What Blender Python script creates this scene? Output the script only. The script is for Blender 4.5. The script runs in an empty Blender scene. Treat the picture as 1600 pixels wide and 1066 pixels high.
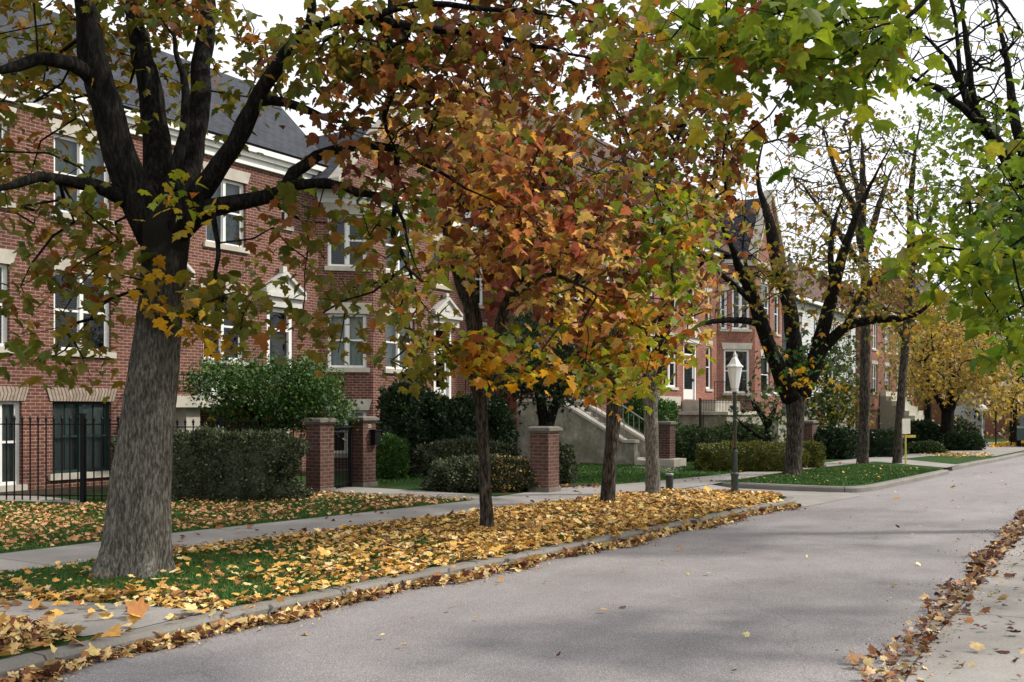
import bpy, math, random
import numpy as np
from mathutils import Vector, Matrix
random.seed(7); RNG = np.random.default_rng(7)
SC = bpy.context.scene
COL = SC.collection
# ------------------------------------------------------------------ camera
F = 1556.0; HZ = 640.0; HC = 1.7          # focal length in photo pixels, horizon row, eye height
cam_d = bpy.data.cameras.new('camera'); cam = bpy.data.objects.new('camera', cam_d); COL.objects.link(cam)
cam.location = (0, 0, HC); cam.rotation_euler = (math.radians(90), 0, 0)
cam_d.sensor_width = 36.0; cam_d.lens = 36.0 * F / 1600.0; cam_d.shift_y = (HZ - 533.0) / 1600.0
cam_d.clip_start = 0.1; cam_d.clip_end = 3000
SC.camera = cam
# ------------------------------------------------------------------ sky, sun, exposure
SUN_EL, SUN_AZ = math.radians(42), math.radians(84)     # azimuth measured clockwise from +Y
w = bpy.data.worlds.new('World'); SC.world = w; w.use_nodes = True
nt = w.node_tree; nt.nodes.clear()
out = nt.nodes.new('ShaderNodeOutputWorld'); bg = nt.nodes.new('ShaderNodeBackground')
sky = nt.nodes.new('ShaderNodeTexSky'); sky.sky_type = 'NISHITA'; sky.sun_disc = False
sky.sun_elevation = SUN_EL; sky.sun_rotation = SUN_AZ; sky.dust_density = 5; sky.air_density = 1.0
tc = nt.nodes.new('ShaderNodeTexCoord')
nz = nt.nodes.new('ShaderNodeTexNoise'); nz.inputs['Scale'].default_value = 2.2; nz.inputs['Detail'].default_value = 4
cr = nt.nodes.new('ShaderNodeValToRGB')
cr.color_ramp.elements[0].position = .3; cr.color_ramp.elements[0].color = (8.3, 8.5, 8.9, 1)
cr.color_ramp.elements[1].position = .7; cr.color_ramp.elements[1].color = (9.9, 9.9, 10.0, 1)
mx = nt.nodes.new('ShaderNodeMixRGB'); mx.inputs[0].default_value = .9
nt.links.new(tc.outputs['Generated'], nz.inputs['Vector']); nt.links.new(nz.outputs['Fac'], cr.inputs[0])
nt.links.new(sky.outputs[0], mx.inputs[1]); nt.links.new(cr.outputs[0], mx.inputs[2])
nt.links.new(mx.outputs[0], bg.inputs['Color']); bg.inputs['Strength'].default_value = 0.1
nt.links.new(bg.outputs[0], out.inputs[0])
sd = bpy.data.lights.new('sun', 'SUN'); sd.energy = 3.2; sd.angle = math.radians(4); sd.color = (1, .94, .85)
sun = bpy.data.objects.new('sun', sd); COL.objects.link(sun)
dv = Vector((math.sin(SUN_AZ) * math.cos(SUN_EL), math.cos(SUN_AZ) * math.cos(SUN_EL), math.sin(SUN_EL)))
sun.rotation_euler = dv.to_track_quat('Z', 'Y').to_euler(); sun.location = dv * 60
SC.view_settings.view_transform = 'Standard'; SC.view_settings.look = 'None'
SC.view_settings.exposure = 0.5; SC.view_settings.gamma = 1.0
SC.render.resolution_x = 1024; SC.render.resolution_y = 682
SC.cycles.transparent_max_bounces = 12; SC.cycles.max_bounces = 6

# ------------------------------------------------------------------ coordinates
UX, UY = 0.5406, 0.8413                    # street direction in world x, y
RZ = math.atan2(UY, UX)
def ST(s, t, z=0.0): return (s*UX - t*UY, s*UY + t*UX, z)
def toST(x, y): return (x*UX + y*UY, -x*UY + y*UX)
def G(px, py, z=0.0):                      # point of height z seen at a photo pixel
    Y = (HC - z) * F / (py - HZ); return ((px - 800) / F * Y, Y, z)
def P(px, py, Y): return ((px - 800) / F * Y, Y, HC + (HZ - py) / F * Y)
def hit(px, p0, p1):                       # sight line against a wall in plan: distance along wall, depth
    r = (px - 800) / F; rs, rt = r*UX + UY, -r*UY + UX
    dx, dy = p1[0]-p0[0], p1[1]-p0[1]; L = math.hypot(dx, dy); dx /= L; dy /= L
    det = dx * (-rt) + rs * dy
    a = (-p0[0] * (-rt) - rs * p0[1]) / det
    k = (p0[0] + a*dx) * UY * 0 + ((p0[0] + a*dx) / rs)
    return a, k
def sp(px, t): return hit(px, (0, t), (1, t))[0]
def zof(py, Y): return HC + (HZ - py) / F * Y
def srgb(r, g, b):
    return tuple((c/255/12.92 if c/255 <= .04045 else ((c/255+.055)/1.055)**2.4) for c in (r, g, b))

# ------------------------------------------------------------------ materials
def newmat(name, rough=.7, spec=.3):
    m = bpy.data.materials.new(name); m.use_nodes = True; n = m.node_tree
    p = n.nodes['Principled BSDF']; p.inputs['Roughness'].default_value = rough
    p.inputs['Specular IOR Level'].default_value = spec
    return m, n, p
def ramp(n, fac, stops):
    r = n.nodes.new('ShaderNodeValToRGB'); e = r.color_ramp.elements
    while len(e) < len(stops): e.new(.5)
    for i, (pos, c) in enumerate(stops): e[i].position = pos; e[i].color = (*c, 1)
    n.links.new(fac, r.inputs[0]); return r.outputs[0]
def noise(n, scale, detail=4, vec=None, rough=.55):
    t = n.nodes.new('ShaderNodeTexNoise'); t.inputs['Scale'].default_value = scale
    t.inputs['Detail'].default_value = detail; t.inputs['Roughness'].default_value = rough
    if vec is not None: n.links.new(vec, t.inputs['Vector'])
    return t.outputs['Fac']
def coord(n, which='Object', scale=None):
    c = n.nodes.new('ShaderNodeTexCoord').outputs[which]
    if scale:
        m = n.nodes.new('ShaderNodeMapping'); m.inputs['Scale'].default_value = scale
        n.links.new(c, m.inputs[0]); c = m.outputs[0]
    return c
def mix(n, a, b, f, mode='MIX'):
    m = n.nodes.new('ShaderNodeMixRGB'); m.blend_type = mode; m.use_clamp = False
    for i, v in ((0, f), (1, a), (2, b)):
        if hasattr(v, 'links') or hasattr(v, 'is_output'): n.links.new(v, m.inputs[i])
        else: m.inputs[i].default_value = v if i == 0 else (*v, 1)
    return m.outputs[0]
def bump(n, p, h, strength=.3, dist=.02):
    b = n.nodes.new('ShaderNodeBump'); b.inputs['Strength'].default_value = strength; b.inputs['Distance'].default_value = dist
    n.links.new(h, b.inputs['Height']); n.links.new(b.outputs[0], p.inputs['Normal'])
def plain(name, c, rough=.6, spec=.3, var=.12, scale=6, metal=0):
    m, n, p = newmat(name, rough, spec); p.inputs['Metallic'].default_value = metal
    f = noise(n, scale, 5, coord(n))
    n.links.new(ramp(n, f, [(.3, tuple(x*(1-var) for x in c)), (.7, tuple(min(1, x*(1+var)) for x in c))]), p.inputs['Base Color'])
    bump(n, p, noise(n, scale*8, 3, coord(n)), .1, .005)
    return m
def brick_mat(name, c1, c2, mortar, bw=.215, rh=.074, ms=.010, grime=.4):
    m, n, p = newmat(name, .85, .2); uv = coord(n, 'UV')
    b = n.nodes.new('ShaderNodeTexBrick'); n.links.new(uv, b.inputs['Vector'])
    b.inputs['Scale'].default_value = 1; b.inputs['Brick Width'].default_value = bw; b.inputs['Row Height'].default_value = rh
    b.inputs['Mortar Size'].default_value = ms; b.inputs['Mortar Smooth'].default_value = .2; b.inputs['Bias'].default_value = -.1
    b.inputs['Color1'].default_value = (*c1, 1); b.inputs['Color2'].default_value = (*c2, 1); b.inputs['Mortar'].default_value = (*mortar, 1)
    g = ramp(n, noise(n, .7, 6, uv, .65), [(.3, (1-grime,)*3), (.75, (1.15,)*3)])
    f = ramp(n, noise(n, 9, 3, uv), [(.3, (.78,)*3), (.7, (1.15,)*3)])
    c = mix(n, b.outputs['Color'], g, 1.0, 'MULTIPLY'); c = mix(n, c, f, 1.0, 'MULTIPLY')
    n.links.new(c, p.inputs['Base Color'])
    inv = n.nodes.new('ShaderNodeMath'); inv.operation = 'SUBTRACT'; inv.inputs[0].default_value = 1
    n.links.new(b.outputs['Fac'], inv.inputs[1]); bump(n, p, inv.outputs[0], .6, .008)
    return m
M = {}
M['brick'] = brick_mat('brick', (.185, .066, .045), (.115, .040, .029), (.33, .255, .205), ms=.0085)
M['brick_pink'] = brick_mat('brick_pink', (.30, .115, .08), (.22, .075, .052), (.36, .24, .19), rh=.08, ms=.009)
M['brick_pier'] = brick_mat('brick_pier', (.13, .058, .043), (.075, .036, .030), (.17, .13, .11))
M['stone_dark'] = None
M['brick_red'] = brick_mat('brick_red', (.29, .06, .045), (.22, .045, .035), (.26, .12, .10), ms=.006)
M['slate'] = brick_mat('slate', (.052, .057, .070), (.035, .040, .050), (.012, .013, .017), bw=.3, rh=.2, ms=.012, grime=.25)
M['slate_brown'] = brick_mat('slate_brown', (.13, .075, .06), (.09, .055, .048), (.03, .022, .02), bw=.35, rh=.28, ms=.02, grime=.3)
M['siding'] = brick_mat('siding', (.55, .56, .55), (.5, .51, .5), (.2, .2, .2), bw=40, rh=.22, ms=.008, grime=.1)
M['brickarch'] = brick_mat('brickarch', (.36, .29, .23), (.28, .22, .17), (.12, .10, .08), bw=.075, rh=.6, ms=.012, grime=.2)
M['white'] = plain('white_paint', (.72, .72, .69), .45, .4, .06)
M['stone'] = plain('limestone', (.42, .39, .33), .85, .2, .18, 3)
M['stone_dark'] = plain('weathered_stone', (.15, .135, .115), .9, .2, .25, 5)
M['pale_stone'] = plain('painted_stone', (.50, .49, .45), .7, .3, .12, 4)
M['dark_frame'] = plain('dark_green_paint', (.012, .03, .028), .4, .4)
M['iron'] = plain('black_iron', (.008, .008, .009), .6, .15)
M['iron_grey'] = plain('grey_railing', (.20, .205, .205), .4, .5)
M['lamp_green'] = plain('green_lamp_paint', (.016, .028, .028), .14, .8, .2)
M['door_white'] = plain('door_white', (.62, .62, .6), .5, .4, .05)
M['door_dark'] = plain('door_dark', (.02, .022, .025), .35, .5)
M['curtain'] = plain('curtain_cloth', (.55, .60, .57), .9, .1, .15, 3)
M['curtain_dim'] = plain('curtain_dim', (.22, .26, .26), .9, .1, .2, 3)
M['yellow'] = plain('yellow_paint', (.62, .48, .10), .5, .4)
M['cream'] = plain('cream_paint', (.55, .52, .42), .7, .3)
M['soil'] = plain('soil', (.045, .032, .022), .95, .1, .4, 9)
M['rubber'] = plain('rubber', (.015, .015, .015), .8, .2)
M['car_paint'] = plain('dull_green_paint', (.03, .06, .05), .3, .5)
# lantern glass: milky
m, n, p = newmat('milk_glass', .25, .5); p.inputs['Base Color'].default_value = (.84, .86, .86, 1); M['milk'] = m
p.inputs['Subsurface Weight'].default_value = .0
# window glass
m = bpy.data.materials.new('window_glass'); m.use_nodes = True; n = m.node_tree; n.nodes.clear()
o_ = n.nodes.new('ShaderNodeOutputMaterial'); mi = n.nodes.new('ShaderNodeMixShader'); tr = n.nodes.new('ShaderNodeBsdfTransparent'); gl = n.nodes.new('ShaderNodeBsdfGlossy')
tr.inputs[0].default_value = (.8, .85, .85, 1); gl.inputs['Roughness'].default_value = .03; gl.inputs['Color'].default_value = (.8, .85, .9, 1)
lw = n.nodes.new('ShaderNodeFresnel'); lw.inputs[0].default_value = 1.55
bb = n.nodes.new('ShaderNodeBump'); bb.inputs['Strength'].default_value = .05; bb.inputs['Distance'].default_value = .02
n.links.new(noise(n, 1.5, 2, coord(n)), bb.inputs['Height']); n.links.new(bb.outputs[0], gl.inputs['Normal'])
n.links.new(lw.outputs[0], mi.inputs[0]); n.links.new(tr.outputs[0], mi.inputs[1]); n.links.new(gl.outputs[0], mi.inputs[2]); n.links.new(mi.outputs[0], o_.inputs[0])
M['glass'] = m
# rendered concrete wall with blotches
m, n, p = newmat('old_render', .9, .15); c = coord(n)
a = ramp(n, noise(n, 1.6, 8, c, .7), [(.3, (.15, .135, .10)), (.5, (.25, .23, .18)), (.68, (.38, .36, .30))])
b = ramp(n, noise(n, 7, 5, c), [(.35, (.75,)*3), (.65, (1.1,)*3)])
n.links.new(mix(n, a, b, 1.0, 'MULTIPLY'), p.inputs['Base Color']); bump(n, p, noise(n, 25, 4, c), .3, .02); M['render'] = m
# concrete paving (uv = street metres)
def paving(name, base, joint_w, joint_h, rough=.85):
    m, n, p = newmat(name, rough, .25); uv = coord(n, 'UV')
    b = n.nodes.new('ShaderNodeTexBrick'); n.links.new(uv, b.inputs['Vector']); b.offset = 0
    b.inputs['Scale'].default_value = 1; b.inputs['Brick Width'].default_value = joint_w; b.inputs['Row Height'].default_value = joint_h
    b.inputs['Mortar Size'].default_value = .012; b.inputs['Mortar Smooth'].default_value = .3
    b.inputs['Color1'].default_value = (*base, 1); b.inputs['Color2'].default_value = tuple(x*.9 for x in base)+(1,); b.inputs['Mortar'].default_value = tuple(x*.35 for x in base)+(1,)
    g = ramp(n, noise(n, .9, 7, uv, .7), [(.3, (.68, .67, .65)), (.7, (1.12,)*3)])
    f = ramp(n, noise(n, 45, 3, uv), [(.3, (.82,)*3), (.7, (1.12,)*3)])
    c = mix(n, b.outputs['Color'], g, 1.0, 'MULTIPLY'); c = mix(n, c, f, 1.0, 'MULTIPLY')
    n.links.new(c, p.inputs['Base Color']); bump(n, p, noise(n, 60, 4, uv), .35, .006); return m
M['paving'] = paving('concrete_paving', (.30, .283, .265), 3.2, 50)
M['kerb'] = paving('concrete_kerb', (.22, .205, .185), 3.0, 90)
# asphalt
m, n, p = newmat('old_asphalt', .88, .25); uv = coord(n, 'UV')
v = n.nodes.new('ShaderNodeTexVoronoi'); v.inputs['Scale'].default_value = 75; n.links.new(uv, v.inputs['Vector'])
a = ramp(n, v.outputs['Distance'], [(.05, (.49, .462, .46)), (.5, (.240, .224, .224))])
sp1 = ramp(n, noise(n, 120, 3, uv, .7), [(.35, (.6,)*3), (.62, (1.25,)*3)])
g1 = ramp(n, noise(n, .35, 6, coord(n, 'UV', (.35, 1.6, 1)), .6), [(.33, (.80,)*3), (.7, (1.1,)*3)])
g2 = ramp(n, noise(n, 2.2, 6, uv, .7), [(.3, (.88,)*3), (.7, (1.06,)*3)])
c = mix(n, a, sp1, 1.0, 'MULTIPLY'); c = mix(n, c, g1, 1.0, 'MULTIPLY'); c = mix(n, c, g2, 1.0, 'MULTIPLY')
vc = n.nodes.new('ShaderNodeTexVoronoi'); vc.feature = 'DISTANCE_TO_EDGE'; vc.inputs['Scale'].default_value = .22
nn_ = n.nodes.new('ShaderNodeTexNoise'); nn_.inputs['Scale'].default_value = 1.1; nn_.inputs['Detail'].default_value = 7; n.links.new(uv, nn_.inputs['Vector']); dis = mix(n, uv, nn_.outputs['Color'], 2.2, 'ADD'); n.links.new(dis, vc.inputs['Vector'])
ck = ramp(n, vc.outputs['Distance'], [(.0, (.4,)*3), (.0035, (1,)*3)])
c = mix(n, c, ck, .35, 'MULTIPLY')
n.links.new(c, p.inputs['Base Color']); bump(n, p, v.outputs['Distance'], .5, .006); M['asphalt'] = m
# grass sheet / blades
m, n, p = newmat('lawn_ground', .95, .1); c = coord(n, 'UV')
n.links.new(ramp(n, noise(n, 14, 6, c, .7), [(.3, (.016, .036, .010)), (.55, (.036, .08, .018)), (.75, (.065, .115, .03))]), p.inputs['Base Color'])
bump(n, p, noise(n, 60, 4, c), .8, .04); M['lawn'] = m
m, n, p = newmat('grass_blade', .7, .2)
n.links.new(ramp(n, noise(n, 1.2, 5, coord(n)), [(.3, (.034, .085, .015)), (.6, (.064, .145, .026)), (.8, (.125, .185, .045))]), p.inputs['Base Color']); M['grass'] = m
# bark
def bark(name, c0, c1, c2, sc=1.0):
    m, n, p = newmat(name, .95, .1); c = coord(n, 'Object', (14*sc, 14*sc, 3.2*sc))
    f = noise(n, 1.5, 9, c, .72)
    col = ramp(n, f, [(.40, c0), (.5, c1), (.60, c2)])
    g = ramp(n, noise(n, .8, 4, coord(n)), [(.3, (.7,)*3), (.7, (1.2,)*3)])
    n.links.new(mix(n, col, g, 1.0, 'MULTIPLY'), p.inputs['Base Color']); bump(n, p, f, 1.0, .06); return m
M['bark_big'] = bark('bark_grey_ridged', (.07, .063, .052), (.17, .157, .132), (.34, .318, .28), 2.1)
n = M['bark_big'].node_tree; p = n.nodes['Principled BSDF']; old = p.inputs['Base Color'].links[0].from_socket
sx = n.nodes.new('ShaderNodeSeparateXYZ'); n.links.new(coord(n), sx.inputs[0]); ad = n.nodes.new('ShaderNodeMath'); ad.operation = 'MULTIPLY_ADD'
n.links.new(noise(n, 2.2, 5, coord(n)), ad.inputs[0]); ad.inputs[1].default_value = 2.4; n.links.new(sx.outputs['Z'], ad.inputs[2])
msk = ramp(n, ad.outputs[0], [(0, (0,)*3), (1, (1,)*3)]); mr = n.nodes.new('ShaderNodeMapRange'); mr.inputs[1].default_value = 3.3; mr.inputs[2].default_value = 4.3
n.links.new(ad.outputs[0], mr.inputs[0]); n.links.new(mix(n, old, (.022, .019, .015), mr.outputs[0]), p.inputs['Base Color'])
M['bark'] = bark('bark_brown', (.018, .014, .011), (.055, .046, .037), (.14, .12, .095), 1.4)
M['bark_limb'] = bark('bark_dark_limb', (.006, .005, .0045), (.012, .0105, .009), (.032, .028, .023), 1.3)
# leaves: colour comes from each leaf's own attribute
def leafmat(name, trans=.45, rough=.5):
    m = bpy.data.materials.new(name); m.use_nodes = True; n = m.node_tree; n.nodes.clear()
    o = n.nodes.new('ShaderNodeOutputMaterial'); p = n.nodes.new('ShaderNodeBsdfPrincipled'); t = n.nodes.new('ShaderNodeBsdfTranslucent'); mi = n.nodes.new('ShaderNodeMixShader')
    at = n.nodes.new('ShaderNodeAttribute'); at.attribute_name = 'leaf_colour'
    f = ramp(n, noise(n, 30, 3, coord(n)), [(.3, (.75, .72, .7)), (.7, (1.12, 1.15, 1.1))])
    c = mix(n, at.outputs['Color'], f, 1.0, 'MULTIPLY')
    p.inputs['Roughness'].default_value = rough; p.inputs['Specular IOR Level'].default_value = .35
    n.links.new(c, p.inputs['Base Color']); n.links.new(mix(n, c, (1.0, .95, .55), .6, 'MULTIPLY'), t.inputs['Color'])
    mi.inputs[0].default_value = trans
    n.links.new(p.outputs[0], mi.inputs[1]); n.links.new(t.outputs[0], mi.inputs[2]); n.links.new(mi.outputs[0], o.inputs[0]); return m
M['leaf'] = leafmat('maple_leaf', .5); M['litter'] = leafmat('fallen_leaf', .1, .7); M['shrub'] = leafmat('shrub_leaf', .2, .55)

# ------------------------------------------------------------------ object helpers
ROOT = {}
def tag(o, label=None, cat=None, group=None, kind=None):
    if label: o['label'] = label
    if cat: o['category'] = cat
    if group: o['group'] = group
    if kind: o['kind'] = kind
    return o
def root(name, label, cat, loc, rz=0.0, group=None):
    o = bpy.data.objects.new(name, None); COL.objects.link(o); o.empty_display_size = .2
    o.location = loc; o.rotation_euler = (0, 0, rz); ROOT[o.name] = (np.array(loc, float), rz, None)
    return tag(o, label, cat, group)
def inv_of(parent):
    """world matrix of a parent (computed by hand: no depsgraph update needed)"""
    loc, rz, up = ROOT[parent.name]
    return loc, rz
def to_local(V, loc, rz):
    V = np.asarray(V, float) - loc; c, s = math.cos(-rz), math.sin(-rz)
    return np.stack([V[:, 0]*c - V[:, 1]*s, V[:, 0]*s + V[:, 1]*c, V[:, 2]], 1)
def link_mesh(name, me, mat, parent=None):
    o = bpy.data.objects.new(name, me); COL.objects.link(o)
    me.materials.append(M[mat] if isinstance(mat, str) else mat)
    if parent is not None: o.parent = parent
    return o
def fast_mesh(name, V, groups, mat, parent=None, col=None, uv=None, loc=None, smooth=False):
    """V (n,3) world; groups: list of (m,k) index arrays. Parent roots give the local frame."""
    V = np.asarray(V, float)
    if parent is not None: L, rz = FRAME[parent.name]
    elif loc is not None: L, rz = np.array(loc, float), 0.0
    else: L, rz = np.zeros(3), 0.0
    V = to_local(V, L, rz)
    me = bpy.data.meshes.new(name); me.vertices.add(len(V)); me.vertices.foreach_set('co', V.ravel().astype(np.float32))
    idx = np.concatenate([g.ravel() for g in groups]); tot = np.concatenate([np.full(len(g), g.shape[1]) for g in groups])
    me.loops.add(len(idx)); me.loops.foreach_set('vertex_index', idx.astype(np.int32))
    me.polygons.add(len(tot)); st = np.concatenate([[0], np.cumsum(tot)[:-1]])
    me.polygons.foreach_set('loop_start', st.astype(np.int32))
    if smooth: me.polygons.foreach_set('use_smooth', np.ones(len(tot), bool))
    me.update(calc_edges=True)
    if uv is not None:
        l = me.uv_layers.new(name='uv'); l.data.foreach_set('uv', np.asarray(uv, np.float32)[idx].ravel() if len(uv) == len(V) else np.asarray(uv, np.float32).ravel())
    if col is not None:
        a = me.color_attributes.new('leaf_colour', 'FLOAT_COLOR', 'POINT')
        a.data.foreach_set('color', np.concatenate([col, np.ones((len(col), 1))], 1).astype(np.float32).ravel())
    o = link_mesh(name, me, mat, parent)
    if parent is None and loc is not None: o.location = loc
    if parent is not None: FRAME[o.name] = (L, rz)
    else: FRAME[o.name] = (L, 0.0)
    return o
FRAME = {}
_root = root
def root(name, label, cat, loc, rz=0.0, group=None):
    o = _root(name, label, cat, loc, rz, group); FRAME[o.name] = (np.array(loc, float), rz); return o
class MB:
    """collects polygons (world coordinates) into one mesh"""
    def __init__(s): s.v = []; s.f = []; s.uv = []
    def poly(s, pts, uv=None):
        i = len(s.v); s.v += [tuple(p) for p in pts]; s.f.append(list(range(i, i+len(pts))))
        s.uv += list(uv) if uv is not None else [toST(p[0], p[1]) for p in pts]
    def hexa(s, b, t):                      # bottom ring, top ring (4 points each, counter-clockwise from above)
        s.poly([b[0], b[3], b[2], b[1]]); s.poly(t)
        for i in range(4):
            j = (i+1) % 4; L = math.dist(b[i], b[j]); o = sum(b[i])*.37
            s.poly([b[i], b[j], t[j], t[i]], [(o, b[i][2]), (o+L, b[j][2]), (o+L, t[j][2]), (o, t[i][2])])
    def sbox(s, s0, s1, t0, t1, z0, z1):     # box in street coordinates
        q = [(s0, t0), (s1, t0), (s1, t1), (s0, t1)]
        s.hexa([ST(a, b, z0) for a, b in q], [ST(a, b, z1) for a, b in q])
    def cbox(s, c, w, d, z0, z1, rz=RZ, taper=1.0):
        cs, sn = math.cos(rz), math.sin(rz)
        def ring(k, z): return [(c[0]+cs*x*k-sn*y*k, c[1]+sn*x*k+cs*y*k, z) for x, y in ((-w/2, -d/2), (w/2, -d/2), (w/2, d/2), (-w/2, d/2))]
        s.hexa(ring(1, z0), ring(taper, z1))
    def tube(s, pts, rad, n=8, cap=True):
        pts = [Vector(p) for p in pts]; k = len(pts)
        if not hasattr(rad, '__len__'): rad = [rad]*k
        base = len(s.v); up = Vector((.3, .1, 1)).normalized(); prev = None; acc = 0
        for i, p in enumerate(pts):
            d = (pts[min(i+1, k-1)] - pts[max(i-1, 0)])
            d = d.normalized() if d.length > 1e-9 else Vector((0, 0, 1))
            if prev is None: x = d.orthogonal().normalized()
            else: x = (prev - d*prev.dot(d)); x = x.normalized() if x.length > 1e-6 else d.orthogonal().normalized()
            prev = x; y = d.cross(x)
            if i: acc += (pts[i]-pts[i-1]).length
            for j in range(n):
                a = 2*math.pi*j/n; q = p + (x*math.cos(a) + y*math.sin(a))*rad[i]
                s.v.append(tuple(q)); s.uv.append((j/n, acc))
        for i in range(k-1):
            for j in range(n):
                a = base+i*n+j; b = base+i*n+(j+1) % n; s.f.append([a, b, b+n, a+n])
        if cap: s.f.append([base+j for j in range(n)][::-1]); s.f.append([base+(k-1)*n+j for j in range(n)])
    def lathe(s, c, prof, n=16, rz=0.0):      # prof: (radius, z) from the bottom up
        base = len(s.v)
        for r, z in prof:
            for j in range(n):
                a = 2*math.pi*j/n+rz; s.v.append((c[0]+r*math.cos(a), c[1]+r*math.sin(a), z)); s.uv.append((j/n, z))
        for i in range(len(prof)-1):
            for j in range(n):
                a = base+i*n+j; b = base+i*n+(j+1) % n; s.f.append([a, b, b+n, a+n])
        s.f.append([base+j for j in range(n)][::-1]); s.f.append([base+(len(prof)-1)*n+j for j in range(n)])
    def build(s, name, mat, parent=None, loc=None, smooth=False, bevel=0):
        V = np.array(s.v, float)
        if parent is not None: L, rz = FRAME[parent.name]
        else: L, rz = (np.array(loc, float) if loc is not None else np.zeros(3)), 0.0
        V = to_local(V, L, rz)
        me = bpy.data.meshes.new(name); me.from_pydata(V.tolist(), [], s.f)
        l = me.uv_layers.new(name='uv'); vi = np.zeros(len(me.loops), np.int32); me.loops.foreach_get('vertex_index', vi)
        l.data.foreach_set('uv', np.array(s.uv, np.float32)[vi].ravel())
        if smooth: me.polygons.foreach_set('use_smooth', np.ones(len(me.polygons), bool))
        me.update(); o = link_mesh(name, me, mat, parent)
        if parent is None and loc is not None: o.location = loc
        if bevel:
            md = o.modifiers.new('bevel', 'BEVEL'); md.width = bevel; md.segments = 2; md.limit_method = 'ANGLE'
        FRAME[o.name] = (L, rz); return o
def copy_tree(o, parent=None, off=None):
    c = o.copy(); COL.objects.link(c)
    if parent is not None: c.parent = parent
    FRAME[c.name] = FRAME.get(o.name, (np.zeros(3), 0))
    for ch in list(o.children): copy_tree(ch, c)
    return c

# ------------------------------------------------------------------ ground
def pts(pl, z=0.0): return [G(a, b, z) for a, b in pl]
ROADZ = -0.12
mb = MB(); mb.poly([(-900, -300, ROADZ-.02), (1200, -300, ROADZ-.02), (1200, 1500, ROADZ-.02), (-900, 1500, ROADZ-.02)])
tag(mb.build('ground', 'lawn'), kind='structure')
C1 = [(-700, 1290), (-250, 1100), (0, 1032), (137, 1001), (336, 955), (500, 922), (675, 887), (785, 867), (900, 845), (1060, 813), (1157, 793), (1222, 781)]
C2 = [(1113, 753), (1156, 754), (1300, 760), (1345, 759), (1380, 753), (1425, 744), (1472, 734)]
C3 = [(1478, 729), (1520, 721), (1555, 715), (1600, 706), (1660, 697), (1760, 683), (1900, 668)]
RC = [(1300, 1420), (1415, 1066), (1475, 980), (1520, 927), (1550, 890), (1600, 830), (1660, 770), (1720, 722), (1800, 680), (1900, 657)]
RZT = -0.10
def smooth_line(P2, n=6):
    P2 = [np.array(p, float) for p in P2]; o = []
    Q = [2*P2[0]-P2[1]] + P2 + [2*P2[-1]-P2[-2]]
    for i in range(1, len(Q)-2):
        for k in range(n):
            t = k/n; a, b, c, d = Q[i-1], Q[i], Q[i+1], Q[i+2]
            o.append(.5*((2*b)+(-a+c)*t+(2*a-5*b+4*c-d)*t*t+(-a+3*b-3*c+d)*t**3))
    o.append(P2[-1]); return np.array(o)
def gline(pl, z=0.0): return smooth_line([G(a, b, z)[:2] for a, b in pl], 8)
c1 = gline(C1); c2 = gline(C2); c3 = gline(C3); rc = gline(RC, RZT)
# roadway
r_pts = [ST(-12, 9), ST(-12, -6)] ; mb = MB()
ro = [ST(-14, 12, ROADZ), ST(-14, -4, ROADZ), ST(30, -4, ROADZ), ST(400, -6, ROADZ), ST(400, 30, ROADZ), ST(30, 16, ROADZ)]
mb.poly(ro, [toST(p[0], p[1]) for p in ro]); tag(mb.build('road', 'asphalt'), kind='structure')
def offset_line(L, d):
    o = []
    for i in range(len(L)):
        a = L[max(i-1, 0)]; b = L[min(i+1, len(L)-1)]; t = b-a; t = t/np.linalg.norm(t); o.append(L[i] + np.array([t[1], -t[0]])*d)
    return np.array(o)
def kerb(name, L, w, z0, z1, side):
    O = offset_line(L, w*side); O2 = offset_line(L, (w+.03)*side); mb = MB(); acc = 0
    for i in range(len(L)-1):
        l = float(np.linalg.norm(L[i+1]-L[i])); u0, u1 = acc, acc+l; acc = u1
        A, B, Co, D = L[i], L[i+1], O[i+1], O[i]; E, Fq = O2[i], O2[i+1]
        mb.poly([(*A, z1+.006), (*D, z1+.002), (*Co, z1+.002), (*B, z1+.006)], [(u0, 0), (u0, .1), (u1, .1), (u1, 0)])
        mb.poly([(*D, z1+.002), (*E, z1-.03), (*Fq, z1-.03), (*Co, z1+.002)], [(u0, .1), (u0, .14), (u1, .14), (u1, .1)])
        mb.poly([(*E, z1-.03), (*E, z0), (*Fq, z0), (*Fq, z1-.03)], [(u0, .2), (u0, .3), (u1, .3), (u1, .2)])
    for q in (0, len(L)-1): mb.poly([(*L[q], z1+.006), (*O[q], z1+.002), (*O2[q], z1-.03), (*O2[q], z0), (*L[q], z0)])
    return tag(mb.build(name, 'kerb'), kind='structure')
# close verge end back around to the pavement
vback = gline([(1222, 781), (1228, 777), (1205, 772), (1110, 768), (1040, 767)])
c1v = np.concatenate([c1, vback[1:]])
kerb('kerb', c1v[:len(c1)+10], .15, ROADZ, 0, 1)
kerb('kerb', c2, .15, ROADZ, 0, 1); kerb('kerb', c3, .15, ROADZ, 0, 1)
kerb('kerb', rc, .12, ROADZ, RZT, -1)
# raised left side of the street, one sheet
left = [tuple(p) for p in c1v] + [tuple(p) for p in c2] + [tuple(p) for p in c3] + [ST(400, 4)[:2], ST(400, 160)[:2], ST(-40, 160)[:2], ST(-40, 8)[:2]]
mb = MB(); mb.poly([(x, y, 0) for x, y in left]); tag(mb.build('lawn', 'lawn'), kind='structure')
right = [tuple(p) for p in rc] + [ST(400, -3)[:2], ST(400, -80)[:2], ST(-30, -80)[:2], ST(-30, 0)[:2]]
mb = MB(); mb.poly([(x, y, RZT) for x, y in right]); tag(mb.build('right_lawn', 'lawn'), kind='structure')
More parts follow.
